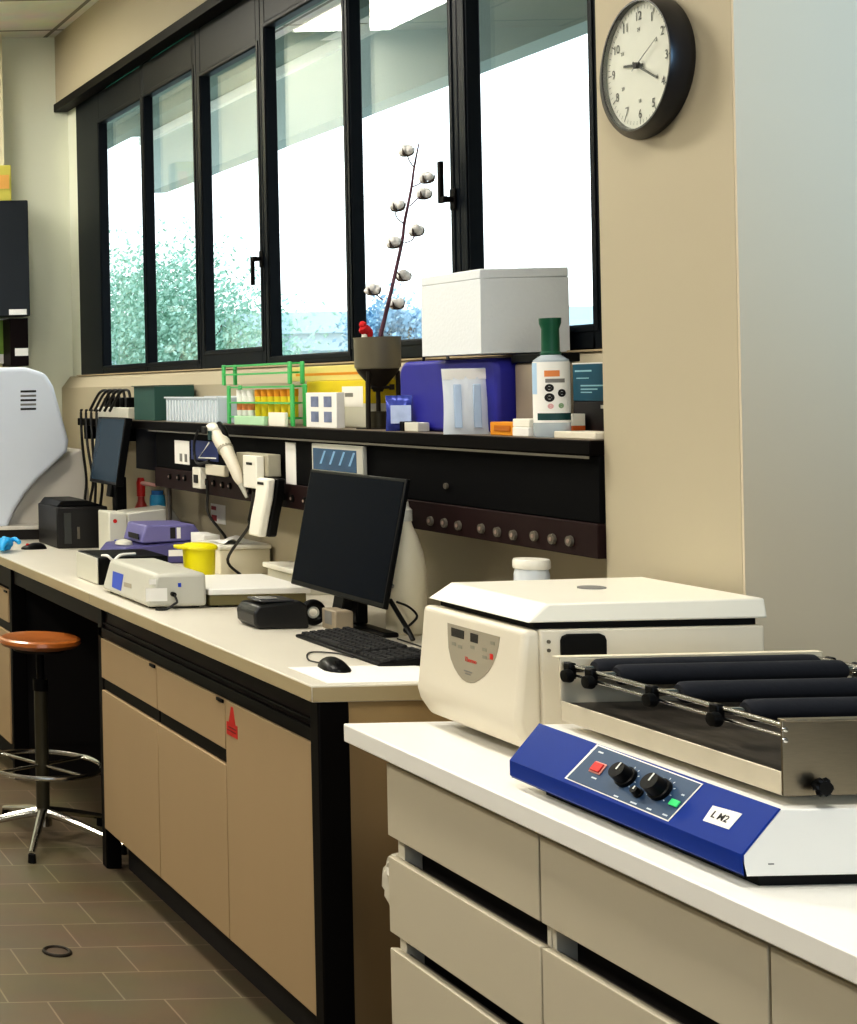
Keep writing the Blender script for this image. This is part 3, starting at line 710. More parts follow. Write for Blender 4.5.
t = thing('keyboard', (1.845, 3.765, ZB1), 'black computer keyboard lying in front of the large monitor', 'keyboard')
kx0, kx1, kyA, kyB = 1.772, 1.918, 3.545, 3.985
build(MB().prism([(kx0, .9002), (kx0, .908), (kx1, .922), (kx1, .9002)], 'y', kyA, kyB), 'case', M_plasticb, t, bev=.003)
kk = MB()
tl = math.atan2(.014, kx1 - kx0)
KM = Matrix.Translation((kx0, kyB, .908)) @ Matrix.Rotation(-tl, 4, 'Y')
for r in range(6):
    x = .012 + r * .0205 + (.006 if r == 5 else 0)
    y = -.010
    while y > -.425:
        w = .0175
        if r == 0 and -.10 > y > -.12: w = .105
        if not (-.305 > y > -.318 or -.372 > y > -.382): kk.hexa([(x, y - w, .0005), (x + .017, y - w, .0005), (x + .017, y, .0005), (x, y, .0005), (x + .002, y - w + .002, .007), (x + .015, y - w + .002, .007), (x + .015, y - .002, .007), (x + .002, y - .002, .007)], M=KM)
        y -= w + .0015
tag(build(kk, 'keys', mat('keycap_black', (30, 30, 32), .55), t), kind='stuff')
build(MB().tube([(1.93, 3.70, .906), (1.97, 3.62, .905), (1.99, 3.74, .906), (2.0, 3.9, .905)], .0022, 6), 'cord', M_cable, t)

def mouse(x, y, rot, label, accent=None):
    t = thing('computer_mouse', (x, y, ZB1), label, 'mouse')
    M = Matrix.Translation((x, y, ZB1)) @ Matrix.Rotation(rot, 4, 'Z')
    mb = MB()
    pr_ = [(0, .004), (.2, .016), (.45, .030), (.7, .034), (.9, .024), (1, .006)]
    rows_ = []
    for (s_, h) in [(0, .005), (.08, .012), (.25, .019), (.5, .026), (.72, .026), (.9, .018), (1, .006)]:
        w = .031 * math.sqrt(max(.05, 1 - (2 * s_ - 1) ** 4))
        rows_.append([Vector(((s_ - .5) * .112, w * math.cos(a), max(.0003, h * math.sin(a)))) for a in [PI * i / 10 for i in range(11)]])
    vs = [v for r in rows_ for v in r]; n = 11; fs = []
    for j in range(len(rows_) - 1):
        for i in range(n - 1): fs.append((j * n + i, j * n + i + 1, (j + 1) * n + i + 1, (j + 1) * n + i))
        fs.append((j * n, (j + 1) * n, (j + 1) * n + n - 1, j * n + n - 1))
    fs += [tuple(range(n)), tuple(range(len(vs) - n, len(vs)))]
    mb._add(vs, fs, M); build(mb, 'shell', M_plasticb, t, angle=60)
    build(MB().cyl((-.028, -.004, .018), (-.028, .004, .018), .0065, n=14, M=M), 'wheel', accent or M_rubber, t)
    return t
m1 = mouse(1.66, 3.53, PI / 2 * .9, 'black computer mouse beside the keyboard, near the bench corner')
build(MB().tube([(1.66, 3.583, .904), (1.65, 3.64, .903), (1.70, 3.74, .903), (1.755, 3.72, .903), (1.768, 3.66, .903)], .002, 6), 'cord', M_cable, m1)
m2 = mouse(1.72, 6.33, .2, 'black computer mouse far along the bench, by the black printer', M_red)
tag(build(MB().box(1.565, 1.86, 3.36, 3.56, ZB1 + .0002, ZB1 + .0012), 'paper_sheet', M_paper, smooth=False), 'white paper sheet lying on the corner of the cream worktop', 'paper')
def cable(pts, label, r=.0035, m=None, name='cable', grp=None):
    return tag(build(MB().tube(pts, r, 8), name, m or M_cable), label, 'cable', grp)
cable([atx(390, 600, 2.022), atx(399, 615, 2.022), atx(408, 630, 2.022), atx(413, 640, 2.022)], 'thick black cable slanting down to the worktop from the large monitor', .006)
cable([atx(397, 602, 2.045), atx(409, 607, 2.05), atx(417, 616, 2.055), atx(411, 624, 2.05), atx(404, 630, 2.045), atx(411, 636, 2.04)], 'thin black cable looping beside the white jug behind the keyboard', .003)

# ------------------------------------------------------------------ things on bench 1, near to far
B = ZB1 + .0003
# white jug behind the monitor
t = thing('wash_bottle', (2.085, 4.016, ZB1), 'tall cream plastic wash bottle standing behind the large monitor', 'bottle')
build(MB().lathe([(0, .0), (.045, .0), (.050, .006), (.050, .17), (.044, .215), (.030, .262), (.020, .285), (.016, .30), (0, .30)], (2.085, 4.016, B), 32), 'body', M_cream, t, angle=60)
build(MB().lathe([(0, .300), (.019, .300), (.019, .330), (.012, .338), (.010, .352), (0, .352)], (2.085, 4.016, B), 20), 'cap', M_lightgrey, t)
build(MB().torus((2.045, 3.985, 1.165), .014, .005, 24, 8, axis='x'), 'handle_ring', M_greypanel, t)
build(MB().cyl((2.035, 3.99, 1.03), (2.028, 3.985, 1.03), .006, n=12), 'drain_plug', M_inkgrey, t)
t = thing('jar', (2.075, 3.44, ZB1), 'tall jar with flat white lid behind the centrifuge', 'jar')
build(MB().lathe([(0, 0), (.034, 0), (.036, .01), (.036, .225), (.033, .238), (0, .238)], (2.075, 3.44, B), 32), 'body', M_frost, t)
build(MB().lathe([(0, .2385), (.037, .2385), (.038, .242), (.038, .256), (.036, .260), (0, .260)], (2.075, 3.44, B), 32), 'lid', M_ivory2, t)
t = thing('beaker', (1.87, 3.53, ZB1), 'small white plastic cup squeezed beside the centrifuge and the keyboard', 'cup')
build(MB().lathe([(0, 0), (.028, 0), (.030, .004), (.033, .105), (.0, .105)], (1.893, 3.49, B), 28), 'cup', M_frost, t)
build(MB().lathe([(0, .1055), (.034, .1055), (.036, .112), (.034, .135), (.028, .138), (0, .138)], (1.893, 3.49, B), 28), 'lid', M_paper, t)

# black label printer + adapters
t = thing('label_printer', (1.79, 4.24, ZB1), 'compact black label printer left of the large monitor', 'printer')
pb = [(1.735, B), (1.722, .915), (1.720, .945), (1.735, .965), (1.85, .975), (1.868, .966), (1.872, B)]
build(MB().prism(pb, 'y', 4.12, 4.24), 'body', mat('printer_black', (24, 24, 25), .35), t, bev=.006, seg=3)
build(MB().box(1.745, 1.84, 4.135, 4.225, .972, .978), 'cover', mat('printer_cover', (60, 60, 62), .3), t, bev=.003)
build(MB().box(1.75, 1.80, 4.15, 4.20, .9785, .981), 'window', mat('printer_window', (140, 140, 138), .25), t, bev=.001)
t = thing('tape_roll', (1.93, 4.20, ZB1), 'black and white tape roll standing between label printer and grey adapter', 'tape')
build(MB().torus((1.905, 4.17, ZB1 + .037), .026, .0105, 36, 10, axis='y'), 'roll', M_plasticb, t)
build(MB().torus((1.905, 4.168, ZB1 + .037), .014, .003, 28, 8, axis='y'), 'core', M_lightgrey, t)
t = thing('power_adapter', (1.955, 4.10, ZB1), 'grey brown adapter box beside the tape roll under the monitor', 'adapter')
build(MB().box(1.915, 1.965, 4.06, 4.14, B, .955), 'body', mat('adapter_grey', (150, 138, 118), .5), t, bev=.004)
build(MB().box(1.914, 1.9145, 4.08, 4.12, .915, .95), 'label', M_inkgrey, t, smooth=False)
# flat tray
t = thing('gel_tray', (1.9, 4.7, ZB1), 'flat instrument with white lid and olive smoked front, left of the label printer', 'instrument')
build(MB().box(1.766, 2.06, 4.55, 4.88, .905, .938), 'body', M_oliveside, t, bev=.003)
build(MB().box(1.760, 2.07, 4.54, 4.89, .9385, .957), 'lid', M_white2, t, bev=.003)
for x in (1.79, 2.03):
    for y in (4.58, 4.85): build(MB().cyl((x, y, ZB1), (x, y, .9052), .012, n=12), 'foot', M_rubber, t)
# power supply
t = thing('power_supply', (1.65, 4.75, ZB1), 'grey-white electrophoresis power supply with blue square on its sloping front', 'instrument')
hx = [(1.572, 4.53, .907), (1.752, 4.53, .907), (1.752, 4.97, .907), (1.572, 4.97, .907), (1.600, 4.535, 1.008), (1.752, 4.535, 1.008), (1.752, 4.965, 1.008), (1.600, 4.965, 1.008)]
build(MB().hexa(hx), 'housing', M_lightgrey, t, bev=.012, seg=3)
for x in (1.60, 1.73):
    for y in (4.57, 4.93): build(MB().cyl((x, y, ZB1), (x, y, .9075), .012, n=12), 'foot', M_rubber, t)
fp, fn_ = Vector((1.572, 0, .907)), Vector((-.101, 0, .028))
build(plane_poly([(113, 571), (123.5, 574.5), (121, 591), (112, 587)], fp, fn_, .0006), 'display', M_bluesq, t, smooth=False)
build(plane_poly([(124, 582), (131.5, 584), (131.5, 588.5), (124, 586.5)], fp, fn_, .0006), 'button', M_greypanel, t, smooth=False)
def near_plate(x0, x1, z0, z1, y, name, m, par): return build(MB().box(x0, x1, y - .0008, y - .0001, z0, z1), name, m, par, smooth=False)
yN = 4.5345
for (u0, v0, u1, v1, m) in ((146, 588, 167, 601.5, M_paper), (149, 579, 156, 584.5, M_paper), (178, 583, 181, 587, M_bluesq)):
    p0, p1 = aty(u0, v1, yN - .004), aty(u1, v0, yN - .004)
    near_plate(p0.x, p1.x, p0.z, p1.z, 4.5302, 'label', m, t)
p = aty(172.6, 594, 4.53)
build(MB().cyl((p.x, 4.531, p.z), (p.x, 4.515, p.z), .007, n=12), 'plug', M_rubber, t)
build(MB().tube([(p.x, 4.516, p.z), (p.x + .004, 4.505, p.z - .02), (p.x - .006, 4.50, .92), (p.x - .03, 4.505, .9045), (p.x - .06, 4.51, .9045)], .0035, 8), 'cord', M_cable, t)

# black open device at left of the power supply
t = thing('gel_tank', (1.72, 5.23, ZB1), 'low black instrument with pale end and white lead, behind the power supply', 'instrument')
build(MB().box(1.612, 1.85, 5.12, 5.36, B, .995), 'body', M_plasticb, t, bev=.004)
build(MB().box(1.606, 1.6118, 5.125, 5.355, B + .002, .992), 'end_cover', M_greywhite, t, bev=.002)
build(MB().tube([(1.63, 5.14, .998), (1.64, 5.11, 1.0), (1.66, 5.112, .985), (1.69, 5.13, 1.0), (1.75, 5.16, 1.0)], .005, 8), 'lead', M_paper, t)

# purple centrifuge
t = thing('minispin', (2.06, 5.82, ZB1), 'purple benchtop device with white oval sticker, behind the yellow bin', 'instrument')
t.name = 'vortex_instrument'
build(MB().prism([(1.90, B), (1.87, .93), (1.90, .965), (2.20, .985), (2.22, .97), (2.22, B)], 'y', 5.70, 5.94), 'base', M_purple2, t, bev=.006)
build(MB().prism([(1.965, .976), (1.985, 1.045), (2.17, 1.045), (2.21, .984)], 'y', 5.72, 5.93), 'upper_housing', M_purple, t, bev=.006)
near_plate(2.06, 2.115, .928, .952, 5.6995, 'sticker', M_paper, t)
near_plate(2.075, 2.095, .993, 1.035, 5.7195, 'label', M_ink, t); near_plate(2.10, 2.115, .993, 1.035, 5.7195, 'label', M_paper, t)
build(MB().box(1.962, 1.9655, 5.75, 5.86, .99, 1.01, M=None), 'keypad', M_ink, t, smooth=False)
build(MB().lathe([(0, 0), (.04, 0), (.036, .012), (.012, .018), (0, .018)], (1.925, 5.80, .968), 24, sx=.8), 'dial_cap', M_greywhite, t)

# grey-white cabinet instrument
t = thing('spectrometer', (2.1, 6.14, ZB1), 'grey-white instrument with red dot and blue square, right of the black printer', 'instrument')
RM = Matrix.Translation((1.948, 6.045, B)) @ Matrix.Rotation(-.05, 4, 'Z')
build(MB().prism([(.075, 0), (.29, 0), (.29, .12), (.25, .185), (.075, .165)], 'y', 0, .17, M=RM), 'housing', M_lightgrey, t, bev=.005)
build(MB().prism([(0, 0), (.0735, 0), (.0735, .165), (0, .170)], 'y', 0.002, .168, M=RM), 'front_block', M_greywhite, t, bev=.006)
build(MB().cyl((.024, -.0005, .135), (.024, .0018, .135), .008, n=14, M=RM), 'red_dot', M_red, t)
build(MB().box(.02, .056, -.0012, .0018, .02, .06, M=RM), 'blue_square', M_bluesq, t, smooth=False)

# black printer
t = thing('printer', (1.92, 6.45, ZB1), 'boxy black printer beside the big white instrument', 'printer')
build(MB().box(1.815, 2.03, 6.315, 6.60, B, 1.075), 'body', mat('printer_body_black', (22, 20, 20), .4), t, bev=.006)
build(MB().prism([(1.82, 1.0755), (1.84, 1.10), (1.95, 1.10), (2.02, 1.0755)], 'y', 6.33, 6.59), 'top_cover', M_plasticb, t, bev=.004)
build(MB().box(1.845, 1.875, 6.311, 6.3148, B + .02, 1.05), 'front_strip', mat('printer_strip', (60, 62, 60), .3), t, bev=.001)
build(MB().box(1.90, 1.91, 6.311, 6.3148, .94, .99), 'slot', M_lipgrey, t, smooth=False)

# yellow bin
t = thing('yellow_bin', (1.966, 5.15, ZB1), 'bright yellow sharps bin with overhanging rim in front of the ivory box', 'bin')
build(MB().lathe([(0, 0), (.046, 0), (.049, .004), (.053, .112), (0, .112)], (1.966, 5.15, B), 36), 'body', M_binyellow, t)
rm = MB().lathe([(0, .1122), (.058, .1122), (.061, .118), (.058, .126), (.045, .132), (0, .134)], (1.966, 5.15, B), 36)
build(rm, 'lid', M_binyellow, t)
build(MB().prism([(1.885, 5.13), (1.93, 5.11), (1.93, 5.19), (1.885, 5.17)], 'z', B + .116, B + .128), 'spout', M_binyellow, t, bev=.003)

# ivory boxes
t = thing('ivory_box', (2.19, 5.4, ZB1), 'ivory plastic box with a paper on its lid, below the hanging handset', 'box')
build(MB().box(2.105, 2.285, 5.32, 5.52, B, .99), 'body', M_cream, t, bev=.004)
build(MB().box(2.10, 2.288, 5.315, 5.525, .9902, 1.006), 'lid', M_ivory2, t, bev=.004)
pp_ = MB(); n = 9
vs = []
for i in range(n):
    for j in range(n):
        x, y = 2.125 + .13 * i / (n - 1), 5.33 + .16 * j / (n - 1)
        vs.append((x, y, 1.009 + .018 * max(0, math.sin(i * .8) * math.cos(j * .5))))
pp_._add(vs, [(i * n + j, (i + 1) * n + j, (i + 1) * n + j + 1, i * n + j + 1) for i in range(n - 1) for j in range(n - 1)])
tag(build(pp_, 'paper_towel', M_paper, angle=80), 'crumpled white paper towel on the ivory box', 'paper towel')
tag(build(MB().box(2.14, 2.20, 5.555, 5.685, B, 1.02), 'carton', M_paper, bev=.002), 'plain white carton standing between the purple device and the ivory box', 'box')
t = thing('drawer_box', (2.2, 4.88, ZB1), 'small off-white box against the wall, left of the large monitor', 'box')
build(MB().box(2.135, 2.285, 4.77, 5.0, B, .965), 'body', M_greywhite, t, bev=.003)
build(MB().box(2.122, 2.288, 4.762, 5.008, .9652, .982), 'lid', M_ivory2, t, bev=.003)

# red and blue bottles by the far panel
t = thing('spray_bottle', (2.182, 6.345, ZB1), 'red topped spray bottle with pink nozzle behind the small monitor', 'bottle')
build(MB().lathe([(0, 0), (.03, 0), (.032, .01), (.032, .15), (.015, .19), (.013, .21), (0, .21)], (2.182, 6.345, B), 24), 'body', mat('spray_body', (180, 60, 50), .4), t)
build(MB().lathe([(0, .211), (.017, .211), (.018, .27), (.012, .29), (0, .29)], (2.182, 6.345, B), 20), 'head', M_red, t)
build(MB().cyl((2.182, 6.335, 1.168), (2.228, 6.285, 1.160), .010, .007, 12), 'nozzle', M_pink, t)
t = thing('blue_bottle', (2.222, 6.262, ZB1), 'blue plastic bottle beside the red spray bottle at the back of the bench', 'bottle')
build(MB().lathe([(0, 0), (.03, 0), (.032, .01), (.032, .20), (.028, .222), (0, .222)], (2.222, 6.262, B), 24), 'body', M_bottleblue, t)
build(MB().lathe([(0, .2225), (.024, .2225), (.024, .24), (0, .242)], (2.222, 6.262, B), 20), 'cap', M_picblue, t)

# big white instrument at far left
t = thing('flow_instrument', (1.75, 6.9, ZB1), 'big white rounded laboratory instrument with vent slots at far end of bench', 'instrument')
y_ = 6.75
def q2(u, v, Y): 
    p = aty(u, v, Y); return (p.x, p.z)
hood = [q2(-40, 368, y_), q2(26, 367, y_), q2(46, 373, y_), q2(54, 386, y_), q2(69.5, 440, y_), q2(68, 452, y_), q2(52, 467, y_), q2(38, 480, y_), q2(25, 495, y_), q2(15, 511, y_), q2(8, 529, y_), q2(-40, 529, y_)]
build(MB().prism(hood, 'y', 6.75, 7.35), 'hood', M_inst, t, bev=.02, seg=4, angle=50)
y2 = 6.9
wing = [q2(73, 450, y2), q2(79, 448, y2), q2(83, 460, y2), q2(87, 490, y2), q2(88, 528, y2), q2(2, 528, y2), q2(12, 508, y2), q2(24, 490, y2), q2(40, 474, y2), q2(58, 460, y2)]
build(MB().prism(wing, 'y', 6.86, 7.3), 'side_cover', M_inst2, t, bev=.012, seg=3, angle=50)
x0 = aty(-40, 530, y_).x; x1 = aty(56, 540, y_).x
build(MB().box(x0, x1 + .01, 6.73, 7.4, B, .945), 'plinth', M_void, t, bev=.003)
build(MB().box(x0, x1 + .015, 6.72, 7.42, .9452, .962), 'base_tray', M_inst2, t, bev=.003)
for k in range(5):
    a = aty(20.5, 391.5 + k * 4.4, y_); c = aty(36, 391.5 + k * 4.4, y_)
    build(MB().box(a.x, c.x, y_ - .002, y_ - .0002, a.z - .0045, a.z + .0045), 'vent_slot', M_inkgrey if k % 2 else M_ink, t, smooth=False)
# black wall cabinet with items
t = thing('wall_screen', (1.85, 7.45, 1.95), 'large black screen hung at the far end above the white instrument', 'screen')
Yc = 7.55
a = aty(28, 200, Yc); c = aty(28, 316, Yc)
build(MB().box(1.45, a.x, Yc, Yc + .12, c.z, a.z), 'housing', mat('cabinet_black', (26, 30, 36), .4), t, bev=.006)
l0, l1 = aty(9, 315, Yc), aty(26.5, 309, Yc)
build(MB().box(l0.x, l1.x, Yc - .002, Yc - .0002, l0.z, l1.z), 'label', M_paper, t, smooth=False)
build(MB().box(1.7, 1.9, Yc + .12, YFAR - .092, 2.2, 2.35), 'mount', M_black, t, smooth=False)
t = thing('wall_post', (2.0, 7.6, 1.6), 'dark brown upright with white labels below the black screen', 'upright')
p0, p1 = aty(11, 366, 7.6), aty(28, 318, 7.6)
build(MB().box(p0.x, p1.x, 7.6, YFAR - .001, p0.z, p1.z), 'body', M_brown, t, bev=.003)
for (u0, v0, u1, v1) in ((15, 348, 28, 356),):
    a, c = aty(u0, v1, 7.6), aty(u1, v0, 7.6)
    build(MB().box(a.x, c.x, 7.597, 7.5998, a.z, c.z), 'label', M_paper, t, smooth=False)
t = thing('picture', (1.9, 7.76, 1.6), 'small green and white picture low on the far wall beneath the screen', 'picture')
p0, p1 = aty(-8, 364, 7.74), aty(9.5, 318, 7.74)
build(MB().box(p0.x, p1.x, 7.745, 7.768, p0.z, p1.z), 'frame', M_paper, t, bev=.002)
build(MB().box(p0.x + .01, p1.x - .01, 7.742, 7.7448, p0.z + .05, p1.z - .01), 'print', mat('green_print', (120, 150, 60), .5, var=.4, scale=9), t, smooth=False)
t = thing('file_box', (1.88, 7.6, 2.52), 'yellow-green translucent box on top of the black screen', 'box')
p0, p1 = aty(-10, 199, 7.57), aty(11, 165, 7.57)
build(MB().box(p0.x, p1.x, 7.57, 7.66, aty(28, 200, Yc).z + .0005, p1.z), 'body', mat('folder_yellowgreen', (200, 190, 90), .4), t, bev=.003)
build(MB().box(p1.x - .06, p1.x - .012, 7.567, 7.5698, p0.z + .05, p1.z - .05), 'label', mat('amber_label', (226, 170, 90), .5), t, smooth=False)
# blue glove on the bench edge
gb = MB().ball((1.585, 6.27, ZB1 + .032), .032, (.9, 1.5, .9), 3, noise=.003)
for k in range(4):
    y0 = 6.235 + k * .022
    gb.tube([(1.60, y0, ZB1 + .03), (1.575, y0 - .03, ZB1 + .045), (1.55 + .004 * k, y0 - .06, ZB1 + .03), (1.545, y0 - .07, ZB1 + .014)], .0095, 8)
gb.tube([(1.60, 6.30, ZB1 + .03), (1.62, 6.26, ZB1 + .05), (1.63, 6.22, ZB1 + .04)], .010, 8)
tag(build(gb, 'rubber_glove', M_glove, angle=80), 'crumpled bright blue nitrile glove at the left edge of the bench', 'glove')

# ------------------------------------------------------------------ things on the shelf
S = ZS + .0015
# styrofoam box
t = thing('styrofoam_box', (2.24, 3.84, 1.632), 'white styrofoam box sitting high in front of the window, above the blue case', 'box')
build(MB().box(2.125, 2.345, 3.71, 3.985, 1.638, 1.8235), 'body', M_styro, t, bev=.001, seg=1)
build(MB().box(2.125, 2.345, 3.71, 3.985, 1.8237, 1.848), 'lid', M_styro, t, bev=.003, seg=2)
# blue case
t = thing('blue_case', (2.2, 3.87, ZS), 'dark blue rounded hard case with black handle standing on the shelf', 'case')
def rrect(y0, y1, z0, z1, r, n=6):
    P = []
    for (cy, cz, a0) in ((y1 - r, z1 - r, 0), (y0 + r, z1 - r, PI / 2), (y0 + r, z0 + r * .4, PI), (y1 - r, z0 + r * .4, 3 * PI / 2)):
        for k in range(n + 1):
            w = a0 + PI / 2 * k / n
            rr = r if a0 < PI * .9 else r * .4
            P.append((cy + (r if a0 < PI * .9 else r) * math.cos(w) * 1.0, cz + rr * math.sin(w)))
    return P
build(MB().prism(rrect(3.722, 4.19, S, 1.628, .04), 'x', 2.168, 2.255), 'shell', M_bluecase, t, bev=.012, seg=3, angle=50)
build(MB().tube([(2.21, 4.14, 1.622), (2.21, 4.13, 1.645), (2.21, 4.085, 1.654), (2.21, 4.03, 1.648), (2.21, 4.01, 1.624)], .004, 8), 'handle', M_cable, t)
# grey container
t = thing('metal_canister', (2.245, 3.6, ZS), 'grey metal box between the blue case and the green-capped bottle', 'container')
build(MB().box(2.205, 2.285, 3.59, 3.71, S, 1.612), 'body', M_greymetal, t, bev=.006)
build(MB().box(2.20, 2.29, 3.585, 3.715, 1.6122, 1.634), 'lid', M_plasticb, t, bev=.003)
# sachet pouch
def pouch(c, w, h, rot, name, label, m, inner):
    t = thing(name, (c[0], c[1], ZS), label, 'sachet')
    M = Matrix.Translation((c[0], c[1], S)) @ Matrix.Rotation(rot, 4, 'Z') @ Matrix.Rotation(-.06, 4, 'X')
    n = 12; vs = []
    for side in (1, -1):
        for i in range(n + 1):
            for j in range(n + 1):
                x = (i / n - .5) * w; z = j / n * h
                bul = .012 * max(0, math.sin(PI * i / n)) ** .5 * max(0, math.sin(PI * min(1, j / n / .85))) ** .5 + .0006
                xx = x * (1 - .06 * math.sin(PI * j / n))
                vs.append((xx, -side * bul + .0018 * math.sin(i * 2.2 + j) * (1 if 0 < i < n else 0), z))
    N = (n + 1) ** 2; fs = []
    for s_ in (0, 1):
        for i in range(n):
            for j in range(n):
                q = [s_ * N + i * (n + 1) + j, s_ * N + (i + 1) * (n + 1) + j, s_ * N + (i + 1) * (n + 1) + j + 1, s_ * N + i * (n + 1) + j + 1]
                fs.append(q if s_ == 0 else q[::-1])
    mb = MB(); mb._add(vs, fs, M); build(mb, 'film', m, t, angle=80)
    return t, M
t, M = pouch((2.122, 3.775), .108, .166, -.28, 'sterile_pouch', 'clear white sachet leaning against the blue case', M_frost, None)
for k in (-1, 1):
    build(MB().box(k * .022 - .009, k * .022 + .009, -.0175, -.0135, .015, .125, M=M), 'strip', M_liquid, t, bev=.002)
build(MB().box(-.052, .052, -.0035, -.0015, .138, .164, M=M), 'seal', M_paper, t, smooth=False)
t, M = pouch((2.135, 4.13), .066, .098, -.5, 'snack_sachet', 'small blue and silver sachet leaning beside the tripod funnel', mat('foil_blue', (70, 84, 170), .25, .3, var=.5, scale=25), None)
build(MB().box(-.02, .03, -.0155, -.0125, .02, .07, M=M), 'print', mat('foil_silver', (190, 196, 214), .25, .5, var=.3, scale=30), t, smooth=False)
tag(build(MB().box(2.128, 2.16, 4.02, 4.09, S, 1.462), 'small_carton', M_greywhite, bev=.002), 'tiny off-white carton in front of the blue case', 'box')
tag(build(MB().box(2.128, 2.165, 4.095, 4.115, S, 1.464), 'plug_block', M_plasticb, bev=.002), 'tiny black block between the sachet and the off-white carton', 'block')
# yellow-orange small box
t = thing('yellow_box', (2.15, 3.63, ZS), 'small yellow-orange box on the shelf right of the clear sachet', 'box')
build(MB().box(2.128, 2.168, 3.585, 3.685, S, 1.470), 'body', M_orange, t, bev=.002)
build(MB().box(2.1262, 2.1279, 3.60, 3.665, 1.448, 1.462), 'print', mat('orange_print_dark', (190, 110, 20), .5), t, smooth=False)
# flat white cartons
tag(build(MB().box(2.12, 2.185, 3.515, 3.58, S, 1.459), 'flat_carton', M_paper, bev=.002), 'flat white carton at the bottom of a stack of two, left of the green-capped bottle', 'box')
tag(build(MB().box(2.123, 2.19, 3.517, 3.583, 1.4595, 1.479), 'flat_carton', M_ivory2, bev=.002), 'flat white carton on top of a stack of two, left of the green-capped bottle', 'box')
tag(build(MB().box(2.12, 2.19, 3.275, 3.42, S, 1.453), 'flat_carton', M_ivory, bev=.002), 'thin flat white packet at the shelf end against the pillar', 'box')
# bottle with green cap
bx, by_ = 2.145, 3.466
t = thing('sanitizer_bottle', (bx, by_, ZS), 'clear bottle with dark green cap and white printed label on the shelf', 'bottle')
build(MB().lathe([(0, 0), (.034, 0), (.0375, .005), (.038, .165), (.036, .178), (.024, .187), (.020, .190), (0, .190)], (bx, by_, S), 44), 'body', M_clear, t)
build(MB().lathe([(0, .1905), (.021, .1905), (.021, .196), (.0185, .198), (.0178, .25), (.022, .263), (.0225, .275), (0, .276)], (bx, by_, S), 36), 'cap', M_capgreen, t)
def wrap(a0, a1, z0, z1, r, n=14):
    mb = MB(); vs = []
    for i in range(n + 1):
        w = a0 + (a1 - a0) * i / n
        for z in (z0, z1): vs.append((bx + r * math.cos(w), by_ + r * math.sin(w), S + z))
    mb._add(vs, [(2 * i, 2 * i + 2, 2 * i + 3, 2 * i + 1) for i in range(n)]); return mb
aw = math.atan2(-by_, -bx)          # towards the room
lw = math.radians(75)
lab = build(wrap(aw - lw, aw + lw, .034, .174, .0384, 24), 'label', M_paper, t, angle=80)
build(wrap(aw - lw * .62, aw + lw, .040, .056, .0387, 20), 'green_band', M_tealdk, lab, angle=80)
build(wrap(aw - .35, aw + .45, .140, .154, .0387), 'orange_print', M_orangeprint, lab, angle=80)
build(wrap(aw - .3, aw + .75, .126, .135, .0387), 'grey_print', M_inkgrey, lab, angle=80)
build(wrap(aw - lw, aw - lw * .62, .10, .172, .0387), 'blue_print', mat('pale_blue_print', (176, 206, 232), .5), lab, angle=80)
def disc(w, z, r, m):
    c = Vector((bx + .0388 * math.cos(w), by_ + .0388 * math.sin(w), S + z)); n = Vector((math.cos(w), math.sin(w), 0))
    build(MB().torus((0, 0, 0), r * .72, r * .28, 20, 6, M=Matrix.Translation(c) @ n.to_track_quat('Z', 'Y').to_matrix().to_4x4() @ Matrix.Diagonal((1, 1, .1, 1))).box(-r * .4, r * .4, -r * .3, r * .3, 0, .0004, M=Matrix.Translation(c) @ n.to_track_quat('Z', 'Y').to_matrix().to_4x4()), 'emblem', m, lab)
disc(aw - .1, .114, .009, M_ink); disc(aw + .55, .102, .009, M_ink); disc(aw - .1, .092, .010, M_ink)
disc(aw + .5, .073, .006, mat('emblem_green', (150, 180, 140), .5)); disc(aw - .05, .072, .006, mat('emblem_pink', (220, 170, 170), .5))
# teal box on a black box
t = thing('black_carton', (2.26, 3.4, ZS), 'black carton beneath the teal box at the shelf end by the pillar', 'box')
build(MB().box(2.235, 2.292, 3.27, 3.53, S, 1.518), 'body', mat('carton_black', (30, 26, 28), .5), t, bev=.002)
build(MB().box(2.2345, 2.2349, 3.39, 3.43, 1.502, 1.510), 'label', M_lightgrey, t, smooth=False)
t = thing('teal_box', (2.26, 3.4, 1.518), 'dark teal box with pale print on top of the black carton', 'box')
build(MB().box(2.235, 2.292, 3.27, 3.53, 1.5185, 1.605), 'body', M_teal, t, bev=.002)
for q_ in ((3.46, 3.52, 1.587, 1.591), (3.47, 3.515, 1.571, 1.5735), (3.42, 3.50, 1.553, 1.5565), (3.44, 3.50, 1.545, 1.548), (3.46, 3.50, 1.538, 1.5405)):
    build(MB().box(2.2344, 2.2348, *q_), 'print_line', mat('pale_print', (150, 196, 206), .5), t, smooth=False)
build(MB().box(2.235, 2.292, 3.27, 3.53, 1.6052, 1.608), 'lid_edge', M_paper, t, smooth=False)
t = thing('medicine_box', (2.21, 3.5, ZS), 'small cream and orange carton standing right behind the green-capped bottle', 'box')
build(MB().box(2.198, 2.228, 3.475, 3.512, S, 1.462), 'lower_half', mat('carton_rust', (196, 96, 40), .5), t, bev=.001)
build(MB().box(2.198, 2.228, 3.475, 3.512, 1.4622, 1.490), 'upper_half', M_ivory2, t, bev=.001)

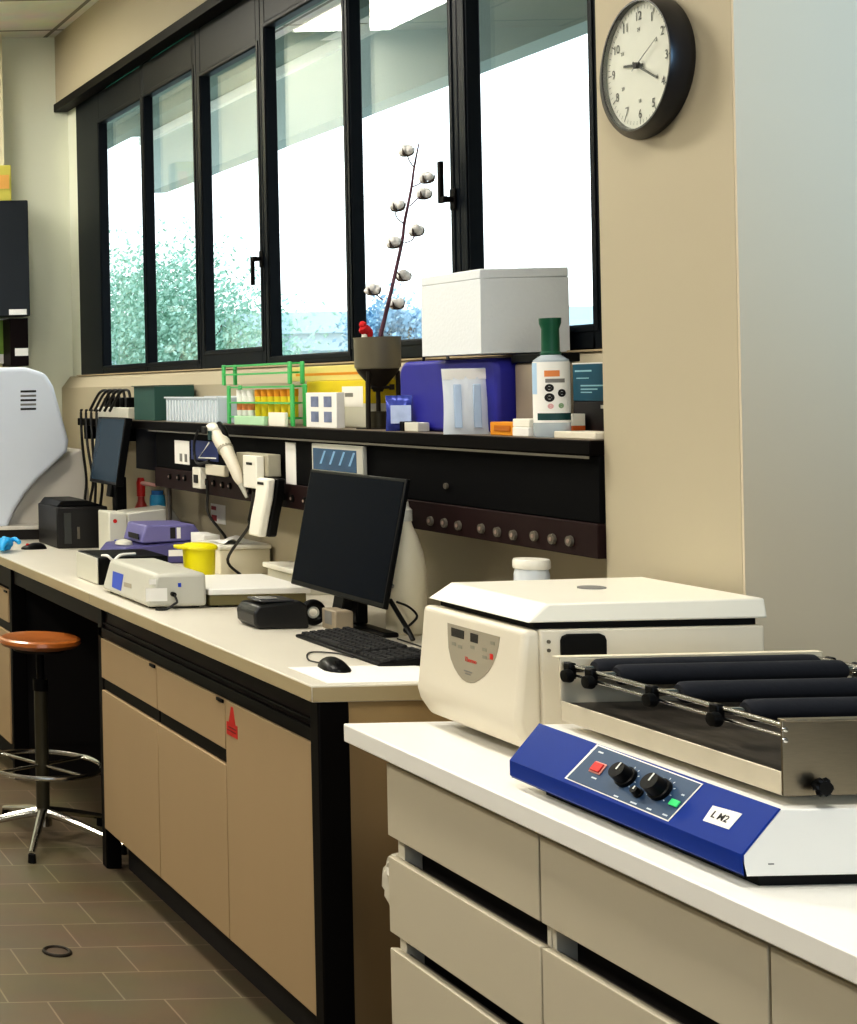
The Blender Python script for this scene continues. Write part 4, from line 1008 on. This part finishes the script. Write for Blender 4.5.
# tripod funnel with cotton branch
fx, fy_ = 2.20, 4.37
t = thing('funnel_stand', (fx, fy_, ZS), 'pewter cup with cone bottom on a tripod stand, holding the cotton branch', 'funnel')
build(MB().lathe([(0, 1.612), (.057, 1.612), (.061, 1.618), (.062, 1.700), (.064, 1.704), (.060, 1.704), (.059, 1.69), (0, 1.688)], (fx, fy_, 0), 40), 'cup', M_pewter, t)
build(MB().lathe([(0, 1.545), (.012, 1.545), (.020, 1.560), (.052, 1.600), (.057, 1.6115), (0, 1.6115)], (fx, fy_, 0), 40), 'cone', M_darkiron, t)
build(MB().cyl((fx - .025, fy_ - .01, 1.558), (fx + .03, fy_ - .02, 1.558), .005, n=10).cyl((fx + .03, fy_ - .02, 1.55), (fx + .03, fy_ - .02, 1.566), .007, n=10), 'tap', M_darkiron, t)
for k in range(3):
    w = math.radians(215 + 120 * k)
    build(MB().tube([(fx + .052 * math.cos(w), fy_ + .052 * math.sin(w), 1.605), (fx + .055 * math.cos(w), fy_ + .055 * math.sin(w), S + .002)], .0055, 10), 'leg', M_darkiron, t)
build(MB().cyl((fx, fy_, S), (fx, fy_, 1.488), .028, n=24), 'receiver', M_olive, t)
build(MB().cyl((fx, fy_, 1.488), (fx, fy_, 1.546), .006, n=12), 'spout', M_darkiron, t)
build(MB().lathe([(0, 0), (.06, 0), (.06, .003), (0, .003)], (fx, fy_, S - .0004), 32), 'base_plate', M_darkiron, t)
# red bird ornament
p = aty(365, 330, 4.36)
t = thing('bird_ornament', (p.x, p.y, p.z - .02), 'small red felt ornament with pale tip perched in the pewter cup', 'ornament')
ob = MB().ball((p.x, p.y, p.z), .016, (1.1, .8, 1), 2, noise=.002).ball((p.x - .006, p.y, p.z + .016), .010, sub=2, noise=.001).ball((p.x + .013, p.y, p.z - .010), .012, (.8, .7, 1.4), 2, noise=.001)
build(ob, 'body', mat('red_felt', (200, 36, 40), .9, bump=.3, scale=80), t)
build(MB().cyl((p.x - .002, p.y, p.z - .04), (p.x - .002, p.y, p.z - .012), .010, .007, 12), 'tip', M_ivory2, t)
# branch
Yb = 4.37
def bp(u, v, dy=0): return aty(u, v, Yb + dy)
t = thing('cotton_branch', tuple(bp(381, 340)), 'tall bare branch with fluffy white cotton bolls rising from the pewter cup', 'branch')
main = [(380.4, 340), (381, 334), (386, 312.6), (392.6, 284.7), (402, 241.7), (404.5, 222.4), (411, 190), (414, 168.7), (419, 143)]
build(MB().tube([bp(*q) for q in main], .004, 8, 5, radii=[.0062, .006, .0055, .005, .0046, .0042, .0036, .003, .0018]), 'stem', M_stem, t)
tw = [((414.5, 168), (409, 160), (406.6, 151), 0), ((412, 187), (419, 184), (427, 178), -.03), ((410, 206), (417, 199), (424.5, 194), .03), ((404, 224), (396, 216), (397.6, 206), -.02),
      ((404, 243), (412, 240), (416.5, 231), .03), ((402, 241), (398, 243), (394, 243), -.03), ((396, 270), (400, 276), (403.4, 276), .02), ((383.5, 300), (379, 297), (373, 290), -.02), ((388, 307), (393, 306), (397, 304), .02)]
for a, m_, e, dy in tw:
    build(MB().tube([bp(*a), bp(m_[0], m_[1], dy * .5), bp(e[0], e[1], dy)], .0018, 6, 4), 'twig', M_stem, t)
    c = bp(e[0], e[1] - 1, dy)
    bl = MB()
    for k in range(4):
        w = k * PI / 2 + random.random()
        bl.ball(c + Vector((.010 * math.cos(w), .010 * math.sin(w), .004 * math.sin(w * 2))), .0135, (1, 1, .95), 2, noise=.0014)
    b_ = build(bl, 'cotton_boll', M_boll, t, angle=80)
    hk = MB()
    for k in range(4):
        w = k * PI / 2 + .6
        d = Vector((math.cos(w), math.sin(w), 0))
        hk.tube([c + Vector((0, 0, -.017)), c + d * .016 + Vector((0, 0, -.012)), c + d * .023 + Vector((0, 0, .004))], .003, 6, 4, radii=[.003, .0045, .0008])
    build(hk, 'husk', M_husk, b_)

# yellow cartons behind the tripod
t = thing('yellow_carton', (2.25, 4.65, ZS), 'large yellow and white carton behind the tripod funnel', 'box')
build(MB().box(2.215, 2.294, 4.45, 4.86, S, 1.510), 'lower_half', M_greywhite, t, bev=.002)
build(MB().box(2.215, 2.294, 4.45, 4.86, 1.5102, 1.580), 'upper_half', M_yellow, t, bev=.002)
near = MB().box(2.2142, 2.2148, 4.49, 4.62, 1.50, 1.562); build(near, 'label', M_paper, t, smooth=False)
build(MB().box(2.2136, 2.2141, 4.55, 4.60, 1.53, 1.542), 'print', M_inkgrey, t, smooth=False)
t = thing('pale_carton', (2.25, 4.65, 1.5805), 'pale yellow carton lying on the large yellow carton under the window', 'box')
build(MB().box(2.222, 2.296, 4.46, 5.0, 1.5805, 1.628), 'body', M_paleyellow, t, bev=.002)
build(MB().box(2.2213, 2.2218, 4.50, 4.95, 1.598, 1.606), 'stripe', M_orange, t, smooth=False)
# printed white carton in front
t = thing('printed_carton', (2.15, 4.58, ZS), 'small white carton with dark pictures, left of the tripod funnel', 'box')
build(MB().box(2.125, 2.150, 4.47, 4.67, S, 1.545), 'body', M_paper, t, bev=.002)
for k in range(4):
    y, z = 4.50 + (k % 2) * .085, 1.455 + (k // 2) * .046
    build(MB().box(2.1243, 2.1248, y, y + .05, z, z + .032), 'print', mat('photo_print', (120, 130, 160), .6, var=.7, scale=30), t, smooth=False)

# green racks with their contents
def rack(y0, y1, z0, z1, label, lv):
    t = thing('tube_rack', (2.19, (y0 + y1) / 2, z0), label, 'rack', None)
    xa, xb = 2.128, 2.168
    for k, (x, y) in enumerate(((xa, y0), (xa, y1), (xb, y0), (xb, y1))):
        build(MB().box(x - .004, x + .004, y - .011, y + .011, z0, z1), 'corner_post', M_green, t, bev=.003)
    for z in lv:
        fm = MB()
        for x in (xa, xb): fm.box(x - .003, x + .003, y0 + .0115, y1 - .0115, z - .0028, z + .0028)
        n = 3
        for k in range(n + 1):
            y = y0 + .022 + (y1 - y0 - .044) * k / n
            fm.box(xa + .003, xb - .003, y - .003, y + .003, z - .0028, z + .0028)
        build(fm, 'wire_shelf', M_green, t)
    return t
rack(4.77, 5.27, S, 1.572, 'green plastic tube rack standing on the shelf, filled with yellow and white tubes', (1.463, 1.512, 1.565))
t = rack(4.785, 5.31, 1.5725, 1.645, 'empty green wire rack stacked on top of the filled tube rack', (1.61, 1.640))
g = 'tubes in the green rack'
tubes = []
base = None
for k, y in enumerate((4.81, 4.86, 4.91, 4.96, 5.01, 5.06, 5.12, 5.165, 5.21)):
    col = k < 6
    if k in (0, 6):
        base = thing('sample_tube', (2.148, y, 1.467), '', 'tube', g)
        base['label'] = 'yellow capped tube in the lower green rack' if col else 'white bottle with orange label in the lower green rack'
        build(MB().lathe([(0, .000), (.014, .0), (.0155, .004), (.0155, .066), (0, .066)], (2.148, y, 1.467), 20), 'body', M_yellow if col else M_paper, base)
        build(MB().lathe([(0, .0665), (.0165, .0665), (.0165, .09), (0, .09)], (2.148, y, 1.467), 20), 'cap', M_orange if col else M_paper, base)
        if not col: build(MB().lathe([(.0158, .02), (.0158, .045)], (2.148, y, 1.467), 20), 'label_band', M_orangeprint, base)
        y00 = y
    else:
        dup(base, (0, y - y00, 0))
tag(build(MB().box(2.10 + .006, 2.118, 4.78, 4.90, S, 1.482), 'white_carton', M_ivory2, bev=.002), 'low ivory carton in front of the green tube rack', 'box')
tag(build(MB().box(2.104, 2.118, 4.93, 5.17, S, 1.468), 'pale_tray', M_greenpale, bev=.002), 'low pale green tray in front of the green tube rack', 'tray')
# clear tray
t = thing('clear_tray', (2.2, 5.6, ZS), 'clear ribbed plastic tray on the shelf, left of the green racks', 'tray')
ct = MB()
ct.box(2.128, 2.28, 5.37, 5.88, S, S + .004)
ct.box(2.128, 2.131, 5.37, 5.88, S + .0041, 1.527).box(2.277, 2.28, 5.37, 5.88, S + .0041, 1.527).box(2.1315, 2.2765, 5.37, 5.373, S + .0041, 1.527).box(2.1315, 2.2765, 5.877, 5.88, S + .0041, 1.527)
build(ct, 'shell', M_clear, t)
rb = MB()
for k in range(17):
    y = 5.385 + k * .03
    rb.box(2.1255, 2.1279, y - .003, y + .003, S + .004, 1.52)
build(rb, 'ribs', M_frost, t, smooth=False)
build(MB().box(2.122, 2.1278, 5.365, 5.885, 1.5275, 1.533).box(2.279, 2.285, 5.365, 5.885, 1.5275, 1.533), 'rim', M_frost, t, smooth=False)
# dark green carton
t = thing('green_carton', (2.2, 6.1, ZS), 'dark green carton at the back of the shelf, behind the clear tray', 'box')
build(MB().box(2.125, 2.285, 6.0, 6.24, S, 1.575), 'body', M_dkgreen, t, bev=.002)
build(MB().hexa([(2.115, 6.0, 1.5755), (2.285, 6.0, 1.5755), (2.285, 6.24, 1.5755), (2.115, 6.24, 1.5755), (2.115, 6.0, 1.579), (2.285, 6.0, 1.579), (2.285, 6.24, 1.579), (2.115, 6.24, 1.579)]), 'lid', mat('lid_green', (36, 66, 60), .6), t, bev=.001)
# power strip with plugs at the shelf end
t = thing('power_strip', (2.2, 6.6, ZS), 'white power strip with black plugs at the far end of the shelf', 'power strip')
build(MB().box(2.14, 2.20, 6.36, 6.78, S, 1.487), 'housing', M_greywhite, t, bev=.004)
for k in range(5):
    y = 6.42 + k * .07
    pg = build(MB().box(2.150, 2.19, y - .018, y + .018, 1.4872, 1.53), 'plug', M_plasticb, t, bev=.005)
    build(MB().tube([(2.17, y, 1.525), (2.168, y + .02, 1.56), (2.15, y + .07, 1.55), (2.12, y + .12, 1.47)], .006, 8), 'cord', M_cable, pg)
g = 'black cables hanging at the far end of the shelf'
for k in range(4):
    y = 6.62 + k * .075
    cable([(2.094, y, 1.47), (2.088, y, 1.462), (2.082, y - .03, 1.32), (2.088 + .003 * k, y - .06 + .03 * (k % 2), 1.16), (2.09, y - .02, 1.05), (2.095, y, .908)], 'black cable dangling from the far end of the shelf behind the small monitor', .006, grp=g)

# ------------------------------------------------------------------ things on the service panel
XP = XS - .0005
def panel_plate(name, y0, y1, z0, z1, label, cat, m, th=.002):
    t = thing(name, (XP, (y0 + y1) / 2, z0), label, cat)
    return t, build(MB().box(XP - th, XP, y0, y1, z0, z1), 'sheet', m, t, smooth=False)
a, c = atx(175, 440, XS), atx(190, 465, XS)
t, sh = panel_plate('notice_sheet', c.y, a.y, c.z, a.z, 'small white notice with two dark figures on the black service panel', 'notice', M_paper)
for dy in (.02, .07): build(MB().box(XP - .0028, XP - .0021, c.y + dy, c.y + dy + .025, c.z + .01, c.z + .04), 'figure', M_inkgrey, sh, smooth=False)
a, c = atx(191.5, 440, XS), atx(219, 462, XS)
t, sh = panel_plate('blue_sign', c.y, a.y, c.z, a.z, 'dark blue sign with white angled line on the black service panel', 'sign', M_dkblue)
h0, h1 = c.z + .008, a.z - .004; ym = (c.y + a.y) / 2 - .02
build(MB().tube([(XP - .003, ym - .03, h1), (XP - .003, ym + .07, h0), (XP - .003, ym - .09, h0 + .004)], .003, 6, 1), 'white_line', M_paper, sh)
a, c = atx(286, 442, XS), atx(297, 490, XS)
t, sh = panel_plate('paper_strip', c.y, a.y, c.z, a.z, 'narrow white paper strip hanging on the black panel left of the large monitor', 'paper', M_paper)
a, c = atx(211, 503, XW), atx(226, 525, XW)
t = thing('wall_label', (XW, c.y, c.z), 'small white label with red marks on the beige wall above the ivory box', 'label')
sh = build(MB().box(XW - .0018, XW - .0003, c.y, a.y, c.z, a.z), 'sheet', M_paper, t, smooth=False)
for q_ in ((a.y - .055, a.y - .008, c.z + .05, a.z - .01), (a.y - .06, a.y - .01, c.z + .008, c.z + .03)):
    build(MB().box(XW - .0028, XW - .002, *q_), 'red_print', mat('red_print', (150, 40, 50), .5), sh, smooth=False)
a, c = atx(316, 443, XS), atx(368, 478, XS)
t = thing('tablet', (XS - .01, c.y, c.z), 'silver framed tablet with blue picture mounted behind the large monitor', 'tablet')
build(MB().box(XP - .014, XP, c.y, a.y, c.z, a.z), 'frame', M_lightgrey, t, bev=.003)
build(MB().box(XP - .015, XP - .0142, c.y + .035, a.y - .012, c.z + .012, a.z - .014), 'picture', mat('tablet_picture', (36, 78, 116), .2, var=.3, scale=20), t, smooth=False)
sl = MB()
for k in range(4):
    y = c.y + .07 + k * .06
    sl.hexa([(XP - .0156, y, c.z + .03), (XP - .0156, y + .012, c.z + .03), (XP - .0151, y + .012, c.z + .03), (XP - .0151, y, c.z + .03), (XP - .0156, y - .03, a.z - .02), (XP - .0156, y - .018, a.z - .02), (XP - .0151, y - .018, a.z - .02), (XP - .0151, y - .03, a.z - .02)])
build(sl, 'streaks', mat('streak_blue', (120, 170, 210), .3), t, smooth=False)

# junction boxes
def ebox(u0, v0, u1, v1, d, label, m, name='socket_box', face=None):
    a, c = atx(u0, v0, XS - d), atx(u1, v1, XS - d)
    t = thing(name, (XS, (a.y + c.y) / 2, c.z), label, 'box')
    build(MB().box(XS - d, XS - (.0515 if d > .07 else .0065), c.y, a.y, c.z, a.z), 'body', m, t, bev=.003)
    return t, a, c
t, a, c = ebox(236, 452, 268, 477, .05, 'beige enclosure on the service panel behind the hanging dispenser', M_beigebox, 'enclosure')
t, a, c = ebox(192, 467, 200.5, 489, .03, 'small white switch box on the service panel below the blue sign', M_ivory2, 'switch_box')
build(MB().box(XS - .034, XS - .0302, c.y + .02, a.y - .02, c.z + .02, c.z + .05), 'switch', M_ink, t, bev=.001)
t, a, c = ebox(205, 464, 224, 477, .025, 'rounded white cover on the service panel beside the hanging dispenser', M_ivory, 'cover_box')
# electronic dispenser with its holder
yd = atx(225, 440, 2.04).y
t = thing('dispenser', (2.05, yd, 1.2), 'white handheld pipetting dispenser hooked on the shelf edge, nose pointing down', 'pipette')
A = [atx(214, 431, 2.035), atx(222, 442, 2.035), atx(230, 458, 2.04), atx(238, 477, 2.05), atx(241, 484, 2.055)]
build(MB().tube(A, .02, 14, 5, radii=[.020, .026, .021, .017, .010]), 'barrel', M_ivory, t)
hp = atx(213, 429, 2.03)
build(MB().ball(hp, .027, (.9, 1.3, .85), 3), 'head', M_ivory2, t)
build(MB().box(hp.x - .034, hp.x - .025, hp.y - .014, hp.y + .018, hp.z - .016, hp.z + .01), 'button', M_ink, t, bev=.003)
build(MB().tube([atx(219, 424, 2.045), atx(224, 430, 2.045), atx(226.5, 441, 2.048)], .010, 10), 'trigger', M_plasticb, t)
cm = A[1] * .55 + A[2] * .45
ax_ = (A[2] - A[1]).normalized()
build(MB().cyl(cm - ax_ * .006, cm + ax_ * .006, .0262, n=20), 'collar', M_greypanel, t)
cm = A[0] * .6 + A[1] * .4
build(MB().box(-.0285, -.022, -.012, .012, -.016, .016, M=Matrix.Translation(cm)), 'display', M_tealdk, t, bev=.002)
build(MB().cyl(A[4], A[4] + (A[4] - A[3]).normalized() * .05, .010, .005, 14), 'nose_cone', M_lightgrey, t)
t, a, c = ebox(242.5, 455, 256.5, 489, .078, 'white charging cradle below the dispenser on the service panel', M_ivory2, 'charging_cradle')
build(MB().box(XS - .0795, XS - .0782, c.y + .03, a.y - .03, a.z - .03, a.z - .022), 'slot', M_ink, t, smooth=False)
# handset
A = [atx(268, 478, 2.06), atx(266, 497, 2.055), atx(262, 517, 2.05), atx(259, 536, 2.05)]
t = thing('handset', (2.06, A[0].y, A[3].z), 'white and black handset hanging upright below the beige enclosure', 'handset')
def slab(path, w, d0, d1):
    mb = MB(); vs = []; n = len(path)
    for p in path:
        for dy, dx in ((-w, d0), (w, d0), (w, d1), (-w, d1)): vs.append((p.x + dx, p.y + dy, p.z))
    fs = []
    for i in range(n - 1):
        for k in range(4): fs.append((i * 4 + k, i * 4 + (k + 1) % 4, (i + 1) * 4 + (k + 1) % 4, (i + 1) * 4 + k))
    fs += [(3, 2, 1, 0), tuple(range(4 * n - 4, 4 * n))]; mb._add(vs, fs); return mb
build(slab(A, .042, -.02, .008), 'shell', M_ivory2, t, bev=.008, seg=3)
build(slab([p + Vector((.0085, -.01, 0)) for p in A], .036, 0, .03), 'grip', M_plasticb, t, bev=.006)
mp_ = (A[0] + A[1]) / 2
build(MB().box(mp_.x - .0216, mp_.x - .0205, mp_.y - .022, mp_.y + .022, mp_.z + .01, mp_.z + .018), 'print', M_ink, t, smooth=False)
p0 = atx(207, 480, XS - .022); cable([p0, atx(207.5, 495, 2.1), atx(209, 515, 2.13), (2.22, 5.54, 1.0), (2.23, 5.54, .906)], 'black cable running down the beige wall left of the white label', .005)
cable([atx(254, 490.5, 2.065), atx(252, 505, 2.09), atx(249, 520, 2.1), atx(248, 528, 2.1), (2.12, 5.29, .96), (2.16, 5.28, .906)], 'black cable running from the cradle down to the ivory box', .005)
cable([atx(198, 430, 2.09), atx(194, 445, 2.09), atx(197, 463, 2.09), atx(209, 461, 2.09)], 'black cord arching across the service panel to the dispenser', .005)

# ------------------------------------------------------------------ lamps and sky
def ceil_lamp(x, y, label):
    t = thing('ceiling_lamp', (x, y, ZC - .05), label, 'lamp', 'ceiling lamps')
    build(MB().box(x - .26, x + .26, y - .5, y + .5, ZC - .03, ZC - .001), 'housing', M_white, t, bev=.004)
    build(MB().box(x - .24, x + .24, y - .48, y + .48, ZC - .034, ZC - .0305), 'diffuser', M_led, t, smooth=False)
def area(name, loc, rot, sx_, sy_, e, c):
    L = bpy.data.lights.new(name, 'AREA'); L.shape = 'RECTANGLE'; L.size = sx_; L.size_y = sy_; L.energy = e; L.color = c
    o = bpy.data.objects.new(name, L); COL.objects.link(o); o.location = loc; o.rotation_euler = rot; return o
for (x, y, e) in ((1.08, 7.2, 26), (1.0, 4.3, 26), (1.0, 1.4, 26), (-1.2, 5.6, 34), (-1.2, 2.6, 40)):
    ceil_lamp(x, y, 'flat rectangular white ceiling lamp panel')
    area('lamp_light', (x, y, ZC - .04), (0, 0, 0), .48, .96, e * 1.06, (1, .95, .87))
area('rear_window_light', (1.2, -2.2, 2.0), (PI / 2, 0, 0), 5.5, 1.8, 70, (.72, .86, 1))
SL = bpy.data.lights.new('wall_cool_spot', 'SPOT'); SL.energy = 640; SL.color = (.30, .62, 1); SL.spot_size = math.radians(38); SL.spot_blend = 1.0; SL.shadow_soft_size = .3  # unseen cool spot added to tint the upper right wall grey-blue
so_ = bpy.data.objects.new('wall_cool_spot', SL); COL.objects.link(so_); so_.location = (2.9, -1.9, 2.5)
so_.rotation_euler = (Vector((3.05, 2.86, 2.55)) - so_.location).to_track_quat('-Z', 'Y').to_euler()
W = bpy.data.worlds.new('sky'); SC.world = W; W.use_nodes = True
nt = W.node_tree; bg = nt.nodes['Background']
tc = nt.nodes.new('ShaderNodeTexCoord'); sep = nt.nodes.new('ShaderNodeSeparateXYZ'); rp = nt.nodes.new('ShaderNodeValToRGB')
nt.links.new(tc.outputs['Generated'], sep.inputs[0]); nt.links.new(sep.outputs['Z'], rp.inputs[0]); nt.links.new(rp.outputs[0], bg.inputs[0])
rp.color_ramp.elements[0].position = 0.0; rp.color_ramp.elements[0].color = rgb((250, 252, 255)); rp.color_ramp.elements[1].position = .6; rp.color_ramp.elements[1].color = rgb((214, 234, 250))
bg.inputs[1].default_value = 2.6
SC.view_settings.view_transform = 'Standard'
SC.view_settings.look = 'Medium High Contrast'
SC.view_settings.exposure = 0.08
SC.cycles.max_bounces = 8; SC.cycles.transparent_max_bounces = 16; SC.cycles.caustics_reflective = False; SC.cycles.caustics_refractive = False
SC.cycles.sample_clamp_indirect = 6
SC.cycles.use_denoising = True
